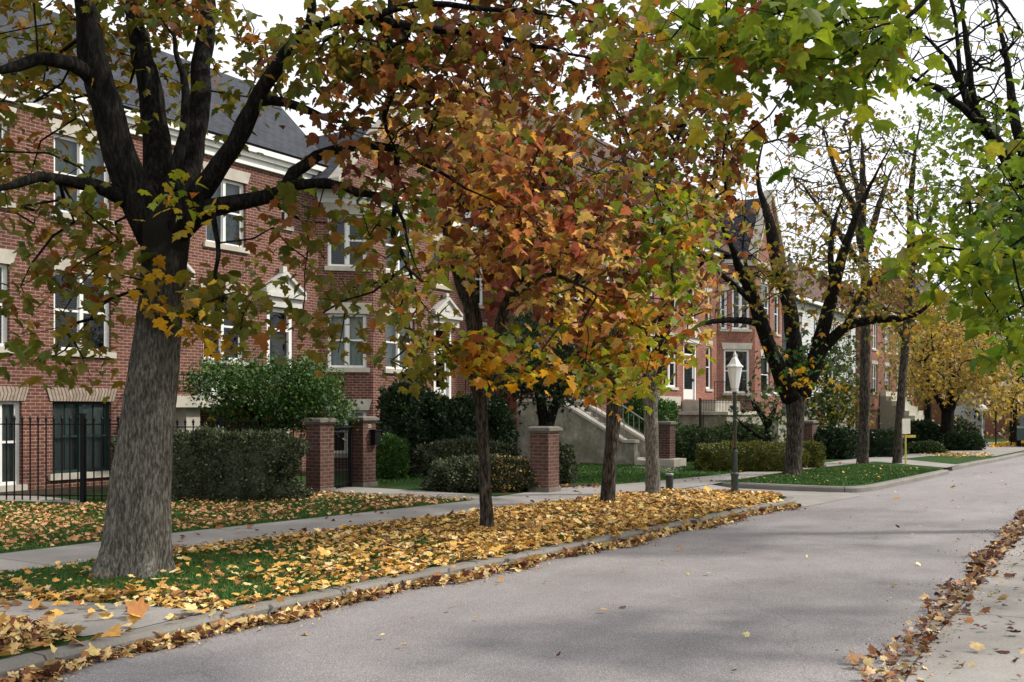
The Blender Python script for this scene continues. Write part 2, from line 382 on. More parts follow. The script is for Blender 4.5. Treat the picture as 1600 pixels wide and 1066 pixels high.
# driveway notch and ramp
mb = MB()
a = [G(1050, 767), G(1113, 756)]
dr = [(*G(1232, 790)[:2],), ]
def sheet(name, mat, pl, z): 
    mb = MB(); mb.poly([(p[0], p[1], z) for p in pl]); return tag(mb.build(name, mat), kind='structure')
dz = ROADZ+.006
n0, n1 = G(1030, 767.5), G(1108, 757)      # top of ramp at the pavement
v = np.array([UY, -UX])*.9                # towards the road
b0 = (n0[0]+v[0], n0[1]+v[1], dz); b1 = (n1[0]+v[0]*1.1, n1[1]+v[1]*1.1, dz)
mb = MB(); mb.poly([b0, b1, (n1[0], n1[1], .004), (n0[0], n0[1], .004)]); 
mb.poly([b0, G(1130, 776, dz), G(1236, 796, dz), G(1345, 775, dz), G(1320, 768, dz), b1])
tag(mb.build('driveway', 'paving'), kind='structure')
# pavement
SW_near = [(-700, 985), (-250, 928), (0, 897), (268, 861), (500, 834), (750, 801), (936, 779), (1038, 767.5), (1113, 757), (1147, 751), (1247, 735), (1340, 724.5), (1430, 715), (1540, 705)]
SW_far = [(-700, 935), (-250, 893), (0, 866), (268, 834), (500, 809), (750, 781), (780, 776), (876, 763), (942, 759), (1038, 751), (1145, 740), (1260, 727), (1328, 718.5), (1420, 710), (1530, 702)]
SN = gline(SW_near); SF = gline(SW_far)
mb = MB()
def strip(mb, A, B, z):
    k = 160
    def res(L):
        d = np.concatenate([[0], np.cumsum(np.linalg.norm(np.diff(L, axis=0), axis=1))]); q = np.linspace(0, d[-1], k)
        return np.stack([np.interp(q, d, L[:, 0]), np.interp(q, d, L[:, 1])], 1)
    A, B = res(A), res(B)
    for i in range(k-1): mb.poly([(*A[i], z), (*A[i+1], z), (*B[i+1], z), (*B[i], z)])
strip(mb, SN, SF, .006); tag(mb.build('pavement', 'paving'), kind='structure')
sheet('front_path', 'paving', pts([(500, 769), (640, 779), (752, 782), (790, 779), (740, 773), (600, 764), (545, 761)]), .010)
sheet('driveway_apron', 'paving', pts([(-400, 930), (0, 937), (137, 942), (336, 954), (215, 983), (130, 996), (0, 980), (-400, 950)]), .008)
sheet('fence_path', 'paving', pts([(-300, 783), (0, 783), (130, 787), (131, 783), (60, 776), (0, 773), (-300, 773)]), .010)
sheet('far_driveway', 'paving', pts([(1360, 721), (1478, 731.5), (1500, 727), (1430, 720), (1400, 717)]), .010)
sheet('cross_pavement', 'paving', pts([(1500, 712), (1556, 713), (1640, 696), (1600, 690), (1520, 692)]), .010)
sheet('entry_path', 'paving', pts([(985, 730), (1010, 724), (1075, 733), (1040, 739)]), .008)
sheet('flower_bed', 'soil', pts([(655, 765), (760, 772), (935, 762), (925, 757), (800, 757), (690, 758)]), .005)
sheet('house_bed', 'soil', [ST(6, 19.9), ST(60, 19.9), ST(60, 18.6), ST(6, 18.3)], .005)
rs = [tuple(q) for q in offset_line(rc, .0)[:40]]
ro_ = [tuple(q) for q in offset_line(rc, 1.5)[:40]]
mb = MB()
for i in range(39): mb.poly([(*rs[i], RZT+.004), (*ro_[i], RZT+.004), (*ro_[i+1], RZT+.004), (*rs[i+1], RZT+.004)])
tag(mb.build('right_pavement', 'paving'), kind='structure')

# ------------------------------------------------------------------ leaves
def template(kind):
    if kind == 'maple':
        h = [(.0, .0), (.15, -.10), (.40, .0), (.36, .19), (.60, .36), (.44, .47), (.27, .48), (.31, .68), (.15, .74), (.0, 1.0)]
        V = [(x, y) for x, y in h] + [(-x, y) for x, y in h[1:-1]]
        k = len(h); R = list(range(k)); Lf = [0] + [k-1] + [k + i for i in range(k-3, -1, -1)]
        return np.array(V), [np.array([R]), np.array([Lf])]
    if kind == 'simple':
        return np.array([(0, 0), (.3, .35), (.0, 1.0), (-.3, .35)]), [np.array([[0, 1, 2, 3]])]
    if kind == 'lobed':
        return np.array([(0, 0), (.38, .1), (.25, .35), (.52, .5), (.16, .6), (0, 1), (-.16, .6), (-.52, .5), (-.25, .35), (-.38, .1)]), [np.array([[0, 1, 2, 3, 4, 5]]), np.array([[0, 5, 6, 7, 8, 9]])]
def leaves(pos, tip, nrm, size, kind, curl):
    """vertices and faces of many leaves; tip: direction of the leaf's length; nrm: rough normal"""
    T, Fc = template(kind); n = len(pos); k = len(T)
    tip = tip/np.linalg.norm(tip, axis=1, keepdims=True); side = np.cross(tip, nrm); side /= (np.linalg.norm(side, axis=1, keepdims=True)+1e-9)
    up = np.cross(side, tip)
    x = T[:, 0][None, :, None]; y = T[:, 1][None, :, None]; c = curl[:, None, None]
    asp = RNG.uniform(.8, 1.1, (n, 1, 1))
    z = -c*(y-.3)**2*.9 - np.abs(x)*c*.7*RNG.uniform(-.3, 1.4, (n, 1, 1)) + x*RNG.normal(0, .12, (n, 1, 1))
    s = size[:, None, None]
    V = pos[:, None, :] + s*(x*asp*side[:, None, :] + y*tip[:, None, :] + z*up[:, None, :])
    off = (np.arange(n)*k)[:, None]
    return V.reshape(-1, 3), [(off + f).reshape(-1, f.shape[1]) for f in Fc], k
PAL = {k: [(wt, srgb(*c)) for wt, c in v] for k, v in {
 'fire': [(2.4, (166, 110, 66)), (2, (128, 78, 52)), (3, (192, 154, 82)), (1.2, (106, 58, 48)), (2.2, (130, 126, 54)), (1.8, (208, 182, 130))],
 'darkred': [(3, (112, 70, 42)), (2.4, (96, 52, 38)), (2.6, (108, 96, 42)), (2, (138, 98, 46)), (1.6, (86, 96, 38))],
 'pink': [(2.4, (184, 118, 84)), (2, (150, 84, 68)), (3, (216, 172, 104)), (1.2, (200, 150, 60)), (1, (126, 124, 50))],
 'olive': [(4, (112, 108, 40)), (3, (94, 102, 36)), (2, (132, 110, 42)), (.5, (140, 90, 42))],
 'olivedark': [(4, (104, 98, 38)), (3, (86, 92, 34)), (2, (124, 98, 40)), (.7, (126, 78, 38))],
 'gold': [(4, (214, 158, 34)), (3, (208, 160, 44)), (2, (224, 186, 70)), (1, (130, 120, 36))],
 'goldgreen': [(3, (186, 158, 54)), (3.4, (142, 148, 46)), (1.6, (190, 130, 50)), (.9, (160, 92, 44)), (2, (106, 128, 40))],
 'limegreen': [(5, (126, 146, 38)), (3, (148, 162, 44)), (2, (88, 120, 32)), (1, (170, 160, 44))],
 'green': [(5, (98, 122, 40)), (3, (118, 138, 44)), (2, (78, 102, 36)), (1, (146, 140, 50))],
 'greenred': [(6, (112, 130, 38)), (3, (136, 148, 44)), (2, (88, 108, 34)), (.9, (140, 74, 38)), (1.2, (176, 146, 48))],
 'yellowtree': [(4, (178, 146, 66)), (3, (150, 120, 56)), (2.6, (130, 120, 56)), (1, (196, 168, 92))],
 'sparse': [(3, (140, 124, 48)), (3, (110, 108, 44)), (2, (154, 112, 46))],
 'darkgreen': [(4, (32, 52, 26)), (3, (44, 66, 30)), (2, (24, 40, 22))],
 'shrub': [(4, (54, 74, 38)), (3, (70, 90, 46)), (2, (36, 52, 30)), (.8, (102, 110, 66))],
 'greyhedge': [(4, (70, 80, 54)), (3, (52, 62, 42)), (2, (116, 120, 90)), (1, (36, 44, 30))],
 'bush': [(4, (58, 92, 34)), (3, (78, 112, 38)), (2, (42, 70, 30))],
 'yellowhedge': [(3, (96, 100, 34)), (3, (70, 84, 32)), (2, (128, 120, 40)), (2, (44, 58, 26))],
 'litter': [(5, (218, 172, 88)), (3, (196, 150, 76)), (3, (228, 204, 146)), (1.4, (160, 110, 60)), (1.0, (112, 70, 44))],
 'littertan': [(5, (206, 158, 112)), (3, (186, 134, 84)), (2, (222, 182, 130)), (1.4, (142, 92, 52))],
 'gutter': [(4, (206, 172, 112)), (2.4, (160, 116, 70)), (2.6, (112, 66, 44)), (3, (226, 202, 148)), (1, (84, 50, 36))],
 'brownmix': [(3, (124, 78, 50)), (2.4, (170, 128, 84)), (2.6, (92, 50, 38)), (2, (212, 184, 138)), (1, (70, 42, 32))],
 'brownlit': [(3, (150, 84, 38)), (3, (110, 58, 34)), (2, (200, 150, 80)), (1, (92, 44, 34))],
}.items()}
for k_ in ('fire', 'darkred', 'pink', 'goldgreen', 'olive', 'olivedark'): PAL[k_] = [(a_, tuple(min(.9, c_*1.22) for c_ in b_)) for a_, b_ in PAL[k_]]
def pick(pal, n, jit=.12):
    p = PAL[pal]; w_ = np.array([a for a, _ in p]); C = np.array([c for _, c in p])
    i = RNG.choice(len(p), n, p=w_/w_.sum()); return C[i]*np.exp(RNG.normal(0, jit, (n, 1)))*np.exp(RNG.normal(0, jit*.4, (n, 3)))

# ------------------------------------------------------------------ trees
def catmull(P3, R, step=.18):
    P3 = [np.array(p, float) for p in P3]; Q = [2*P3[0]-P3[1]]+P3+[2*P3[-1]-P3[-2]]; R = [R[0]]+list(R)+[R[-1]]; o = []; rr = []
    for i in range(1, len(Q)-2):
        n = max(2, int(np.linalg.norm(Q[i+1]-Q[i])/step))
        for k in range(n):
            t = k/n; a, b, c, d = Q[i-1], Q[i], Q[i+1], Q[i+2]
            o.append(.5*((2*b)+(-a+c)*t+(2*a-5*b+4*c-d)*t*t+(-a+3*b-3*c+d)*t**3)); rr.append(R[i]*(1-t)+R[i+1]*t)
    o.append(Q[-2]); rr.append(R[-2]); return np.array(o), np.array(rr)
def limb_mesh(mb, pts_, rad, n, rough, seed, ridge=0):
    """tube with knobbly, ridged surface"""
    rg = np.random.default_rng(seed); k = len(pts_); ph = rg.uniform(0, 6.28, 6)
    rid = rg.uniform(-1, 1, (k//5+3, n)) if ridge else None
    base = len(mb.v); prev = None; acc = 0
    for i in range(k):
        d = pts_[min(i+1, k-1)] - pts_[max(i-1, 0)]; d /= np.linalg.norm(d)+1e-9
        if prev is None: x = np.cross(d, [0.1, 1, .2]); x /= np.linalg.norm(x)
        else: x = prev - d*prev.dot(d); x /= np.linalg.norm(x)
        prev = x; y = np.cross(d, x)
        if i: acc += np.linalg.norm(pts_[i]-pts_[i-1])
        for j in range(n):
            a = 2*math.pi*j/n
            w_ = 1 + rough*(.5*math.sin(3*a+ph[0]+acc*1.3)+.4*math.sin(5*a+ph[1]-acc*2.1)+.35*math.sin(2*a+ph[2]+acc*3.3)+.3*math.sin(acc*5+ph[3])+.25*math.sin(9*a+ph[4]+acc*.8)) + rough*.25*rg.normal()
            if ridge:
                f_ = i/5; i0 = int(f_); f_ -= i0; w_ += ridge*(rid[i0][j]*(1-f_)+rid[i0+1][j]*f_) + .26*math.exp(-i*.13)*math.cos(6*a+ph[5]+.8*math.sin(2*a))
            q = pts_[i] + (x*math.cos(a)+y*math.sin(a))*rad[i]*w_
            mb.v.append(tuple(q)); mb.uv.append((j/n, acc))
    for i in range(k-1):
        for j in range(n):
            a = base+i*n+j; b = base+i*n+(j+1) % n; mb.f.append([a, b, b+n, a+n])
    mb.f.append([base+(k-1)*n+j for j in range(n)]); mb.f.append([base+j for j in range(n)][::-1])
SEED = [100]
def tree(name, label, trunk, limbs, regions, leaf=.17, per=7, kind='maple', bark_='bark', limbmat=None, group='trees along the street', cat='tree', alpha=.25, spread=.22, droop=.7, twig=.0035, rough=.05, sides=12, leafmat_='leaf', thin=1.0, ridge=0):
    """trunk, limbs: [(px, py, depth, radius px)]; regions: (cx, cy, rx, ry, depth0, depth1, count, palette[, leaf factor])"""
    SEED[0] += 1; seed = SEED[0]
    base = np.array(P(*trunk[0][:3]), float); base[2] = 0
    rt = root(name, label, cat, tuple(base), 0.0, group)
    mb = MB(); TP = []; TR = []
    tp = [P(a, b, Y) for a, b, Y, r in trunk]; tp[0] = (tp[0][0], tp[0][1], -.12)
    q, r = catmull(tp, [rr*Y/F for a, b, Y, rr in trunk], .05 if ridge else .12)
    limb_mesh(mb, q, r, 84 if ridge else max(sides, 14), rough, seed, ridge); 
    j0 = int(len(q)*.75); TP.append(q[j0:]); TR.append(r[j0:])
    mb.build('trunk', bark_, rt, smooth=True)
    for li, l in enumerate(limbs):
        q, r = catmull([P(a, b, Y) for a, b, Y, _ in l], [max(rr*Y/F, .006) for a, b, Y, rr in l], .15)
        e_ = max(3, int(len(q)*.45)); r[-e_:] *= np.linspace(1, .22, e_)
        g = np.random.default_rng(seed*50+li); wob = np.cumsum(g.normal(0, .012, q.shape), axis=0); wob -= np.linspace(0, 1, len(q))[:, None]*wob[-1]
        fade = np.minimum(1, np.arange(len(q))/4)[:, None]; q = q + wob*fade
        lm = MB(); limb_mesh(lm, q, r, sides, rough*1.3, seed*99+li)
        lm.build('limb', limbmat or bark_, rt, smooth=True)
        k = 2 if len(q) > 6 else 0; TP.append(q[k:]); TR.append(r[k:])
    # points the finer branches grow to
    A = []; RG = []
    for ri, R in enumerate(regions):
        R = tuple(R[:6]) + (max(1, int(R[6]*thin)),) + tuple(R[7:])
        cx, cy, rx, ry, y0, y1, cnt, pal = R[:8]; lf = R[8] if len(R) > 8 else 1.0
        a = RNG.uniform(0, 2*math.pi, cnt); u = np.sqrt(RNG.uniform(0, 1, cnt)); Y = RNG.uniform(y0, y1, cnt)
        for i in range(cnt): A.append(P(cx+rx*u[i]*math.cos(a[i]), cy+ry*u[i]*math.sin(a[i]), Y[i])); RG.append((pal, lf))
    A = np.array(A); n = len(A)
    if n:
        N = [tuple(x) for x in np.concatenate(TP)[::2]]; par = [-1]*len(N); plen = [0.0]*len(N); nroot = len(N)
        NA = np.array(N); D = np.linalg.norm(A[:, None, :]-NA[None, :, :], axis=2); best = D.argmin(1); bd = D.min(1); bc = bd.copy()
        inn = np.zeros(n, bool); node_of = np.zeros(n, int)
        for it in range(n):
            c = np.where(inn, 1e9, bc); i = int(c.argmin()); inn[i] = True
            p0 = np.array(N[best[i]]); p1 = A[i]; L = np.linalg.norm(p1-p0); m = max(1, int(L/.35)); pa = best[i]; new = []
            jit = RNG.normal(0, .05*L, 3)
            for k in range(1, m+1):
                t = k/m; pt = p0*(1-t)+p1*t + math.sin(math.pi*t)*(jit + np.array([0, 0, .06*L])); 
                N.append(tuple(pt)); par.append(pa); plen.append(plen[pa]+L/m); pa = len(N)-1; new.append(pa)
            node_of[i] = pa
            for q_ in new:
                d = np.linalg.norm(A-np.array(N[q_]), axis=1); cc = d+alpha*plen[q_]; up = cc < bc; best[up] = q_; bc[up] = cc[up]
        cnt = np.zeros(len(N))
        for i in range(n): cnt[node_of[i]] += 1
        for j in range(len(N)-1, nroot-1, -1): cnt[par[j]] += cnt[j]
        kids = {}
        for j in range(nroot, len(N)): kids.setdefault(par[j], []).append(j)
        tw = MB(); starts = []
        for j in range(nroot, len(N)):
            pk = kids[par[j]]
            if par[j] < nroot or max(pk, key=lambda q_: cnt[q_]) != j: starts.append(j)
        for j in starts:
            ch = [par[j], j]
            while ch[-1] in kids: ch.append(max(kids[ch[-1]], key=lambda q_: cnt[q_]))
            rad = [min(twig*cnt[q_]**.5 if cnt[q_] else twig, .05) for q_ in ch]; rad[0] = rad[1]; rad[-1] = twig*.7
            tw.tube([N[q_] for q_ in ch], rad, 4, cap=False)
        tw.build('branches', limbmat or bark_, rt)
        # sprays of leaves
        PO = []; CO = []; SZ = []
        for i in range(n):
            pal, lf = RG[i]; k = RNG.poisson(per*lf)
            if k <= 0: continue
            c0 = pick(pal, 1, .1); ck = pick(pal, k); ck = np.where(RNG.random((k, 1)) < .55, c0*np.exp(RNG.normal(0, .12, (k, 1))), ck)
            PO.append(A[i] + RNG.normal(0, spread, (k, 3))*np.array([1, 1, .75]) + [0, 0, -.03]); CO.append(ck)
        if PO:
            PO = np.concatenate(PO); CO = np.concatenate(CO); k = len(PO)
            az = RNG.uniform(0, 2*math.pi, k); tip = np.stack([np.cos(az), np.sin(az), -np.abs(RNG.normal(droop, .45, k))], 1)
            nr = np.stack([RNG.normal(0, .35, k), RNG.normal(0, .35, k), np.ones(k)], 1)
            size = leaf*np.exp(RNG.normal(0, .25, k))
            V, Fs, kk = leaves(PO, tip, nr, size, kind, RNG.uniform(.2, 1.2, k))
            fast_mesh('crown', V, Fs, leafmat_, rt, col=np.repeat(CO, kk, 0))
    return rt

# ---- big maple at the left
D1 = 10.37
tree('maple_tree', 'massive old maple with flared grey ridged trunk and dark spreading limbs, leftmost street tree',
 [(211, 897, D1, 66), (213, 872, D1, 53), (216, 820, D1, 49), (222, 740, D1, 45), (231, 660, D1, 40), (242, 560, D1, 36), (250, 480, D1, 33), (256, 410, D1, 34), (258, 360, D1, 38), (262, 332, D1, 30), (266, 310, D1, 16), (268, 296, D1, 3)],
 [[(246, 372, D1, 30), (212, 300, 10.3, 27), (180, 235, 10.2, 26), (158, 160, 10.1, 23), (140, 80, 10, 21), (128, 0, 9.9, 19), (118, -90, 9.8, 15), (100, -190, 9.6, 9)],
  [(150, 130, 10.1, 13), (112, 100, 9.8, 12), (60, 98, 9.5, 10), (0, 112, 9.2, 8), (-80, 105, 8.9, 5)],
  [(205, 318, 10.3, 15), (165, 296, 10.1, 12), (120, 284, 9.9, 10), (60, 274, 9.6, 8), (10, 290, 9.3, 7), (-60, 310, 9, 4)],
  [(254, 345, 10.5, 27), (246, 260, 10.7, 23), (236, 170, 10.9, 19), (222, 90, 11, 17), (205, 10, 11.1, 15), (185, -90, 11.2, 10)],
  [(278, 330, 10.6, 25), (298, 250, 10.9, 20), (312, 160, 11.2, 16), (320, 60, 11.5, 14), (328, -50, 11.8, 11), (335, -140, 12, 7)],
  [(268, 300, 10.5, 12), (283, 200, 10.7, 7), (284, 130, 10.8, 6), (270, 60, 11, 5), (255, -20, 11, 4)],
  [(282, 345, 10.3, 24), (330, 275, 10.2, 16), (368, 220, 10.1, 14), (400, 150, 10, 12), (440, 90, 9.9, 11), (490, 42, 9.8, 10), (560, 32, 9.7, 8), (650, 42, 9.7, 7), (760, 55, 9.8, 6), (880, 78, 10, 5), (1000, 110, 10.2, 3)],
  [(478, 52, 9.8, 8), (490, 10, 9.7, 7), (480, -60, 9.6, 6)],
  [(345, 260, 10.2, 9), (385, 175, 10.3, 8), (425, 160, 10.4, 8), (470, 172, 10.5, 7), (520, 190, 10.6, 6), (560, 190, 10.7, 3)],
  [(276, 358, 10.3, 24), (325, 326, 10.2, 15), (390, 310, 10.2, 12), (440, 298, 10.2, 11), (458, 268, 10.3, 10), (495, 238, 10.4, 9), (545, 222, 10.5, 8), (605, 226, 10.6, 7), (660, 250, 10.8, 5), (730, 290, 11, 4), (800, 330, 11.2, 2.5)],
  [(450, 292, 10.2, 9), (510, 284, 10, 7), (560, 298, 9.9, 6), (620, 312, 9.8, 4), (640, 380, 9.8, 3), (660, 440, 9.8, 2)],
  [(620, 228, 10.6, 5), (618, 300, 10.3, 4.5), (613, 350, 10.2, 4), (640, 420, 10.1, 3.2), (660, 470, 10.1, 2.4), (690, 510, 10.1, 1.6)],
  [(600, 40, 9.7, 6), (620, 120, 9.7, 5), (600, 180, 9.8, 4), (625, 250, 9.9, 3)],
  [(560, 34, 9.7, 6), (640, 15, 9.6, 5), (760, 22, 9.6, 4), (900, 30, 9.8, 3)],
  [(330, 320, 10.2, 5), (345, 400, 10, 3.5), (335, 450, 9.9, 2.5), (360, 480, 9.8, 1.5)],
 ],
 [(60, 60, 120, 90, 10, 12, 34, 'olivedark'), (60, 200, 110, 90, 10, 12, 34, 'olivedark'), (90, 360, 110, 60, 9.6, 11.2, 24, 'olivedark'), (105, 455, 120, 50, 9.5, 10.8, 24, 'olivedark'),
  (60, 530, 80, 35, 9.3, 10.4, 9, 'olive'), (135, 560, 25, 30, 9.3, 9.8, 3, 'olive'),
  (215, 200, 90, 130, 10.6, 12.5, 18, 'olivedark'), (300, 60, 150, 70, 10.4, 12.5, 30, 'olivedark'), (240, 20, 200, 40, 10.2, 12.5, 22, 'darkred'),
  (395, 130, 60, 90, 10, 11.5, 9, 'olivedark'), (285, 305, 35, 35, 9.7, 10.1, 5, 'goldgreen', .9), (430, 90, 40, 60, 10, 11, 7, 'olivedark'),
  (340, 440, 60, 45, 9.5, 11, 11, 'olivedark'), (510, 440, 50, 50, 9.5, 11, 9, 'olivedark'), (312, 505, 30, 26, 9.2, 9.6, 5, 'gold'), (350, 480, 60, 45, 9.4, 10.2, 12, 'olive'), (245, 435, 16, 12, 9.6, 9.8, 2, 'gold'),
  (500, 510, 45, 55, 9.5, 11, 8, 'olivedark'), (455, 350, 80, 50, 9.6, 11, 12, 'olivedark'),
  (620, 420, 75, 110, 9.5, 11, 22, 'olive'), (590, 330, 60, 60, 9.5, 10.8, 9, 'greenred'),
  (560, 70, 120, 60, 8.8, 10.8, 46, 'olivedark'), (560, 130, 90, 60, 8.8, 10.6, 18, 'darkred'), (700, 60, 170, 75, 9, 11.2, 66, 'darkred'), (850, 60, 170, 80, 9, 11.2, 60, 'darkred'), (690, 160, 120, 60, 9, 10.8, 32, 'fire'),
  (640, 230, 80, 60, 9, 10.6, 22, 'darkred'), (530, 170, 50, 45, 9.2, 10.4, 4, 'darkred'),
  (1000, 90, 110, 90, 9, 11.2, 32, 'olive'), (780, -60, 300, 60, 9, 11, 34, 'darkred'), (220, -110, 280, 90, 9, 12.5, 90, 'olivedark'), (60, -60, 140, 60, 8.8, 11, 30, 'olivedark')],
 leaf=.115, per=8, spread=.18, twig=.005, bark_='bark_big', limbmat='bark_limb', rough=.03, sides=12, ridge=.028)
# ---- slender maple in the middle of the verge
Y2 = 14.1
tree('maple_tree', 'slender young maple, thinnest trunk on the leafy verge, with orange red crown',
 [(760, 829, Y2, 14), (761, 812, Y2, 11), (758, 760, Y2, 9.3), (756, 700, Y2, 9), (752, 640, Y2, 10), (748, 600, Y2, 15), (745, 582, Y2, 10)],
 [[(748, 610, Y2, 11), (735, 580, 14, 9), (700, 540, 13.6, 7), (660, 520, 13.2, 4), (620, 510, 12.9, 2)],
  [(750, 605, Y2, 13), (740, 520, Y2, 11), (725, 460, Y2, 10), (706, 400, 14, 8.5), (700, 330, 13.9, 7), (715, 250, 13.8, 6), (740, 180, 13.6, 5), (760, 100, 13.5, 4)],
  [(752, 600, Y2, 10), (742, 500, Y2, 8), (740, 430, 14.3, 6), (760, 350, 14.5, 5), (800, 260, 14.7, 4), (830, 180, 14.8, 3)],
  [(754, 608, Y2, 11), (775, 540, 14, 8), (792, 480, 13.8, 8), (815, 440, 13.6, 7), (835, 380, 13.4, 5), (850, 300, 13.2, 4), (900, 220, 13, 3)],
  [(795, 470, 13.8, 4.5), (850, 430, 13.4, 4), (900, 440, 13, 3), (950, 470, 12.7, 2)],
  [(700, 360, 14, 5), (660, 320, 13.4, 4), (630, 290, 13, 3)],
 ],
 [(700, 230, 110, 80, 11.6, 14.5, 90, 'pink'), (800, 200, 110, 90, 11.8, 15, 120, 'darkred'), (770, 320, 120, 90, 11.6, 14.5, 150, 'fire'), (850, 390, 130, 80, 11.6, 14.5, 150, 'fire'),
  (900, 300, 120, 110, 12, 15, 150, 'darkred'), (790, 260, 70, 70, 11.4, 12.5, 40, 'pink'), (860, 350, 90, 60, 11.4, 12.4, 50, 'pink'),
  (670, 370, 50, 60, 12, 14, 20, 'goldgreen'), (650, 480, 50, 60, 12, 14, 22, 'olive'), (670, 550, 70, 38, 12, 14, 40, 'olive'), (740, 545, 70, 28, 12.2, 14, 34, 'goldgreen'), (800, 545, 70, 35, 12, 13.5, 40, 'goldgreen'),
  (755, 570, 45, 25, 12.2, 13.2, 14, 'gold'), (850, 585, 35, 22, 12.4, 13.2, 14, 'gold'), (880, 490, 35, 35, 12, 14, 14, 'goldgreen')],
 leaf=.128, per=9, alpha=.2, spread=.17, twig=.006, thin=.38)
# ---- two maples further along
Y3 = 18.0
tree('maple_tree', 'leaning rough-trunked maple between the slender maple and the grey-trunked maple',
 [(949, 789, Y3, 14), (950, 775, Y3, 11.5), (953, 720, Y3, 10.5), (957, 670, Y3, 11), (960, 620, Y3, 12), (962, 590, Y3, 13), (964, 570, Y3, 10)],
 [[(960, 600, Y3, 12), (945, 540, 17.6, 9), (920, 470, 17, 7), (890, 400, 16.5, 5), (870, 320, 16, 4)],
  [(962, 600, Y3, 13), (965, 520, 18, 11), (975, 430, 18, 9), (985, 340, 18, 7), (975, 250, 18, 5), (960, 170, 17.8, 4)],
  [(964, 598, Y3, 11), (1000, 540, 17.4, 8), (1040, 470, 16.8, 6), (1070, 400, 16.4, 4)],
  [(958, 600, Y3, 7), (920, 560, 17, 5), (880, 540, 16, 3), (850, 540, 15, 2)]],
 [(960, 400, 110, 80, 14, 17.5, 130, 'fire'), (980, 500, 90, 60, 13.6, 17, 90, 'goldgreen'), (960, 575, 75, 38, 13.4, 16, 60, 'goldgreen'), (1000, 330, 110, 60, 14, 18, 110, 'goldgreen'),
  (1040, 380, 60, 70, 14, 17, 60, 'limegreen'), (900, 470, 60, 60, 14, 17, 50, 'fire'), (960, 250, 120, 90, 15, 19, 130, 'darkred'), (985, 605, 45, 18, 13.4, 15, 12, 'goldgreen'), (940, 460, 60, 50, 13.4, 15, 30, 'pink')],
 leaf=.145, per=9, alpha=.2, spread=.19, twig=.0065, thin=.36)
Y4 = 20.0
tree('maple_tree', 'straight grey-trunked maple beside the short green bollard, crown mixed green and red',
 [(1021, 773, Y4, 13.5), (1020, 762, Y4, 11.5), (1019, 700, Y4, 10.5), (1017, 640, Y4, 11), (1018, 600, Y4, 13), (1022, 575, Y4, 12)],
 [[(1020, 600, Y4, 13), (1035, 520, 20, 12), (1045, 440, 19.8, 10), (1040, 340, 19.6, 8), (1050, 250, 19.4, 6), (1080, 160, 19, 4)],
  [(1018, 600, Y4, 10), (1000, 520, 20.2, 8), (985, 430, 20.4, 6), (960, 330, 20.6, 4)],
  [(1040, 470, 19.9, 8), (1070, 400, 19.6, 6), (1105, 330, 19.2, 5), (1120, 240, 18.8, 4), (1130, 150, 18.4, 3)],
  [(1042, 430, 19.8, 5), (1010, 350, 19.4, 5), (1010, 250, 19, 4), (1030, 150, 18.6, 3)]],
 [(1080, 260, 90, 100, 16, 20, 130, 'darkred'), (1050, 130, 120, 90, 15, 20, 110, 'darkred'), (1120, 190, 60, 90, 15, 19, 60, 'olive'), (1060, 420, 60, 70, 16, 19.5, 60, 'fire'), (1060, 520, 45, 50, 17, 19.5, 28, 'goldgreen'),
  (1000, 440, 60, 60, 17, 20, 50, 'darkred'), (1110, 330, 50, 60, 16, 19, 34, 'fire'), (940, 160, 120, 90, 15, 19, 110, 'darkred'), (1090, 400, 50, 50, 17, 19, 24, 'fire')],
 bark_='bark_big', limbmat='bark_limb', leaf=.145, per=9, alpha=.2, spread=.19, twig=.0065, thin=.36)
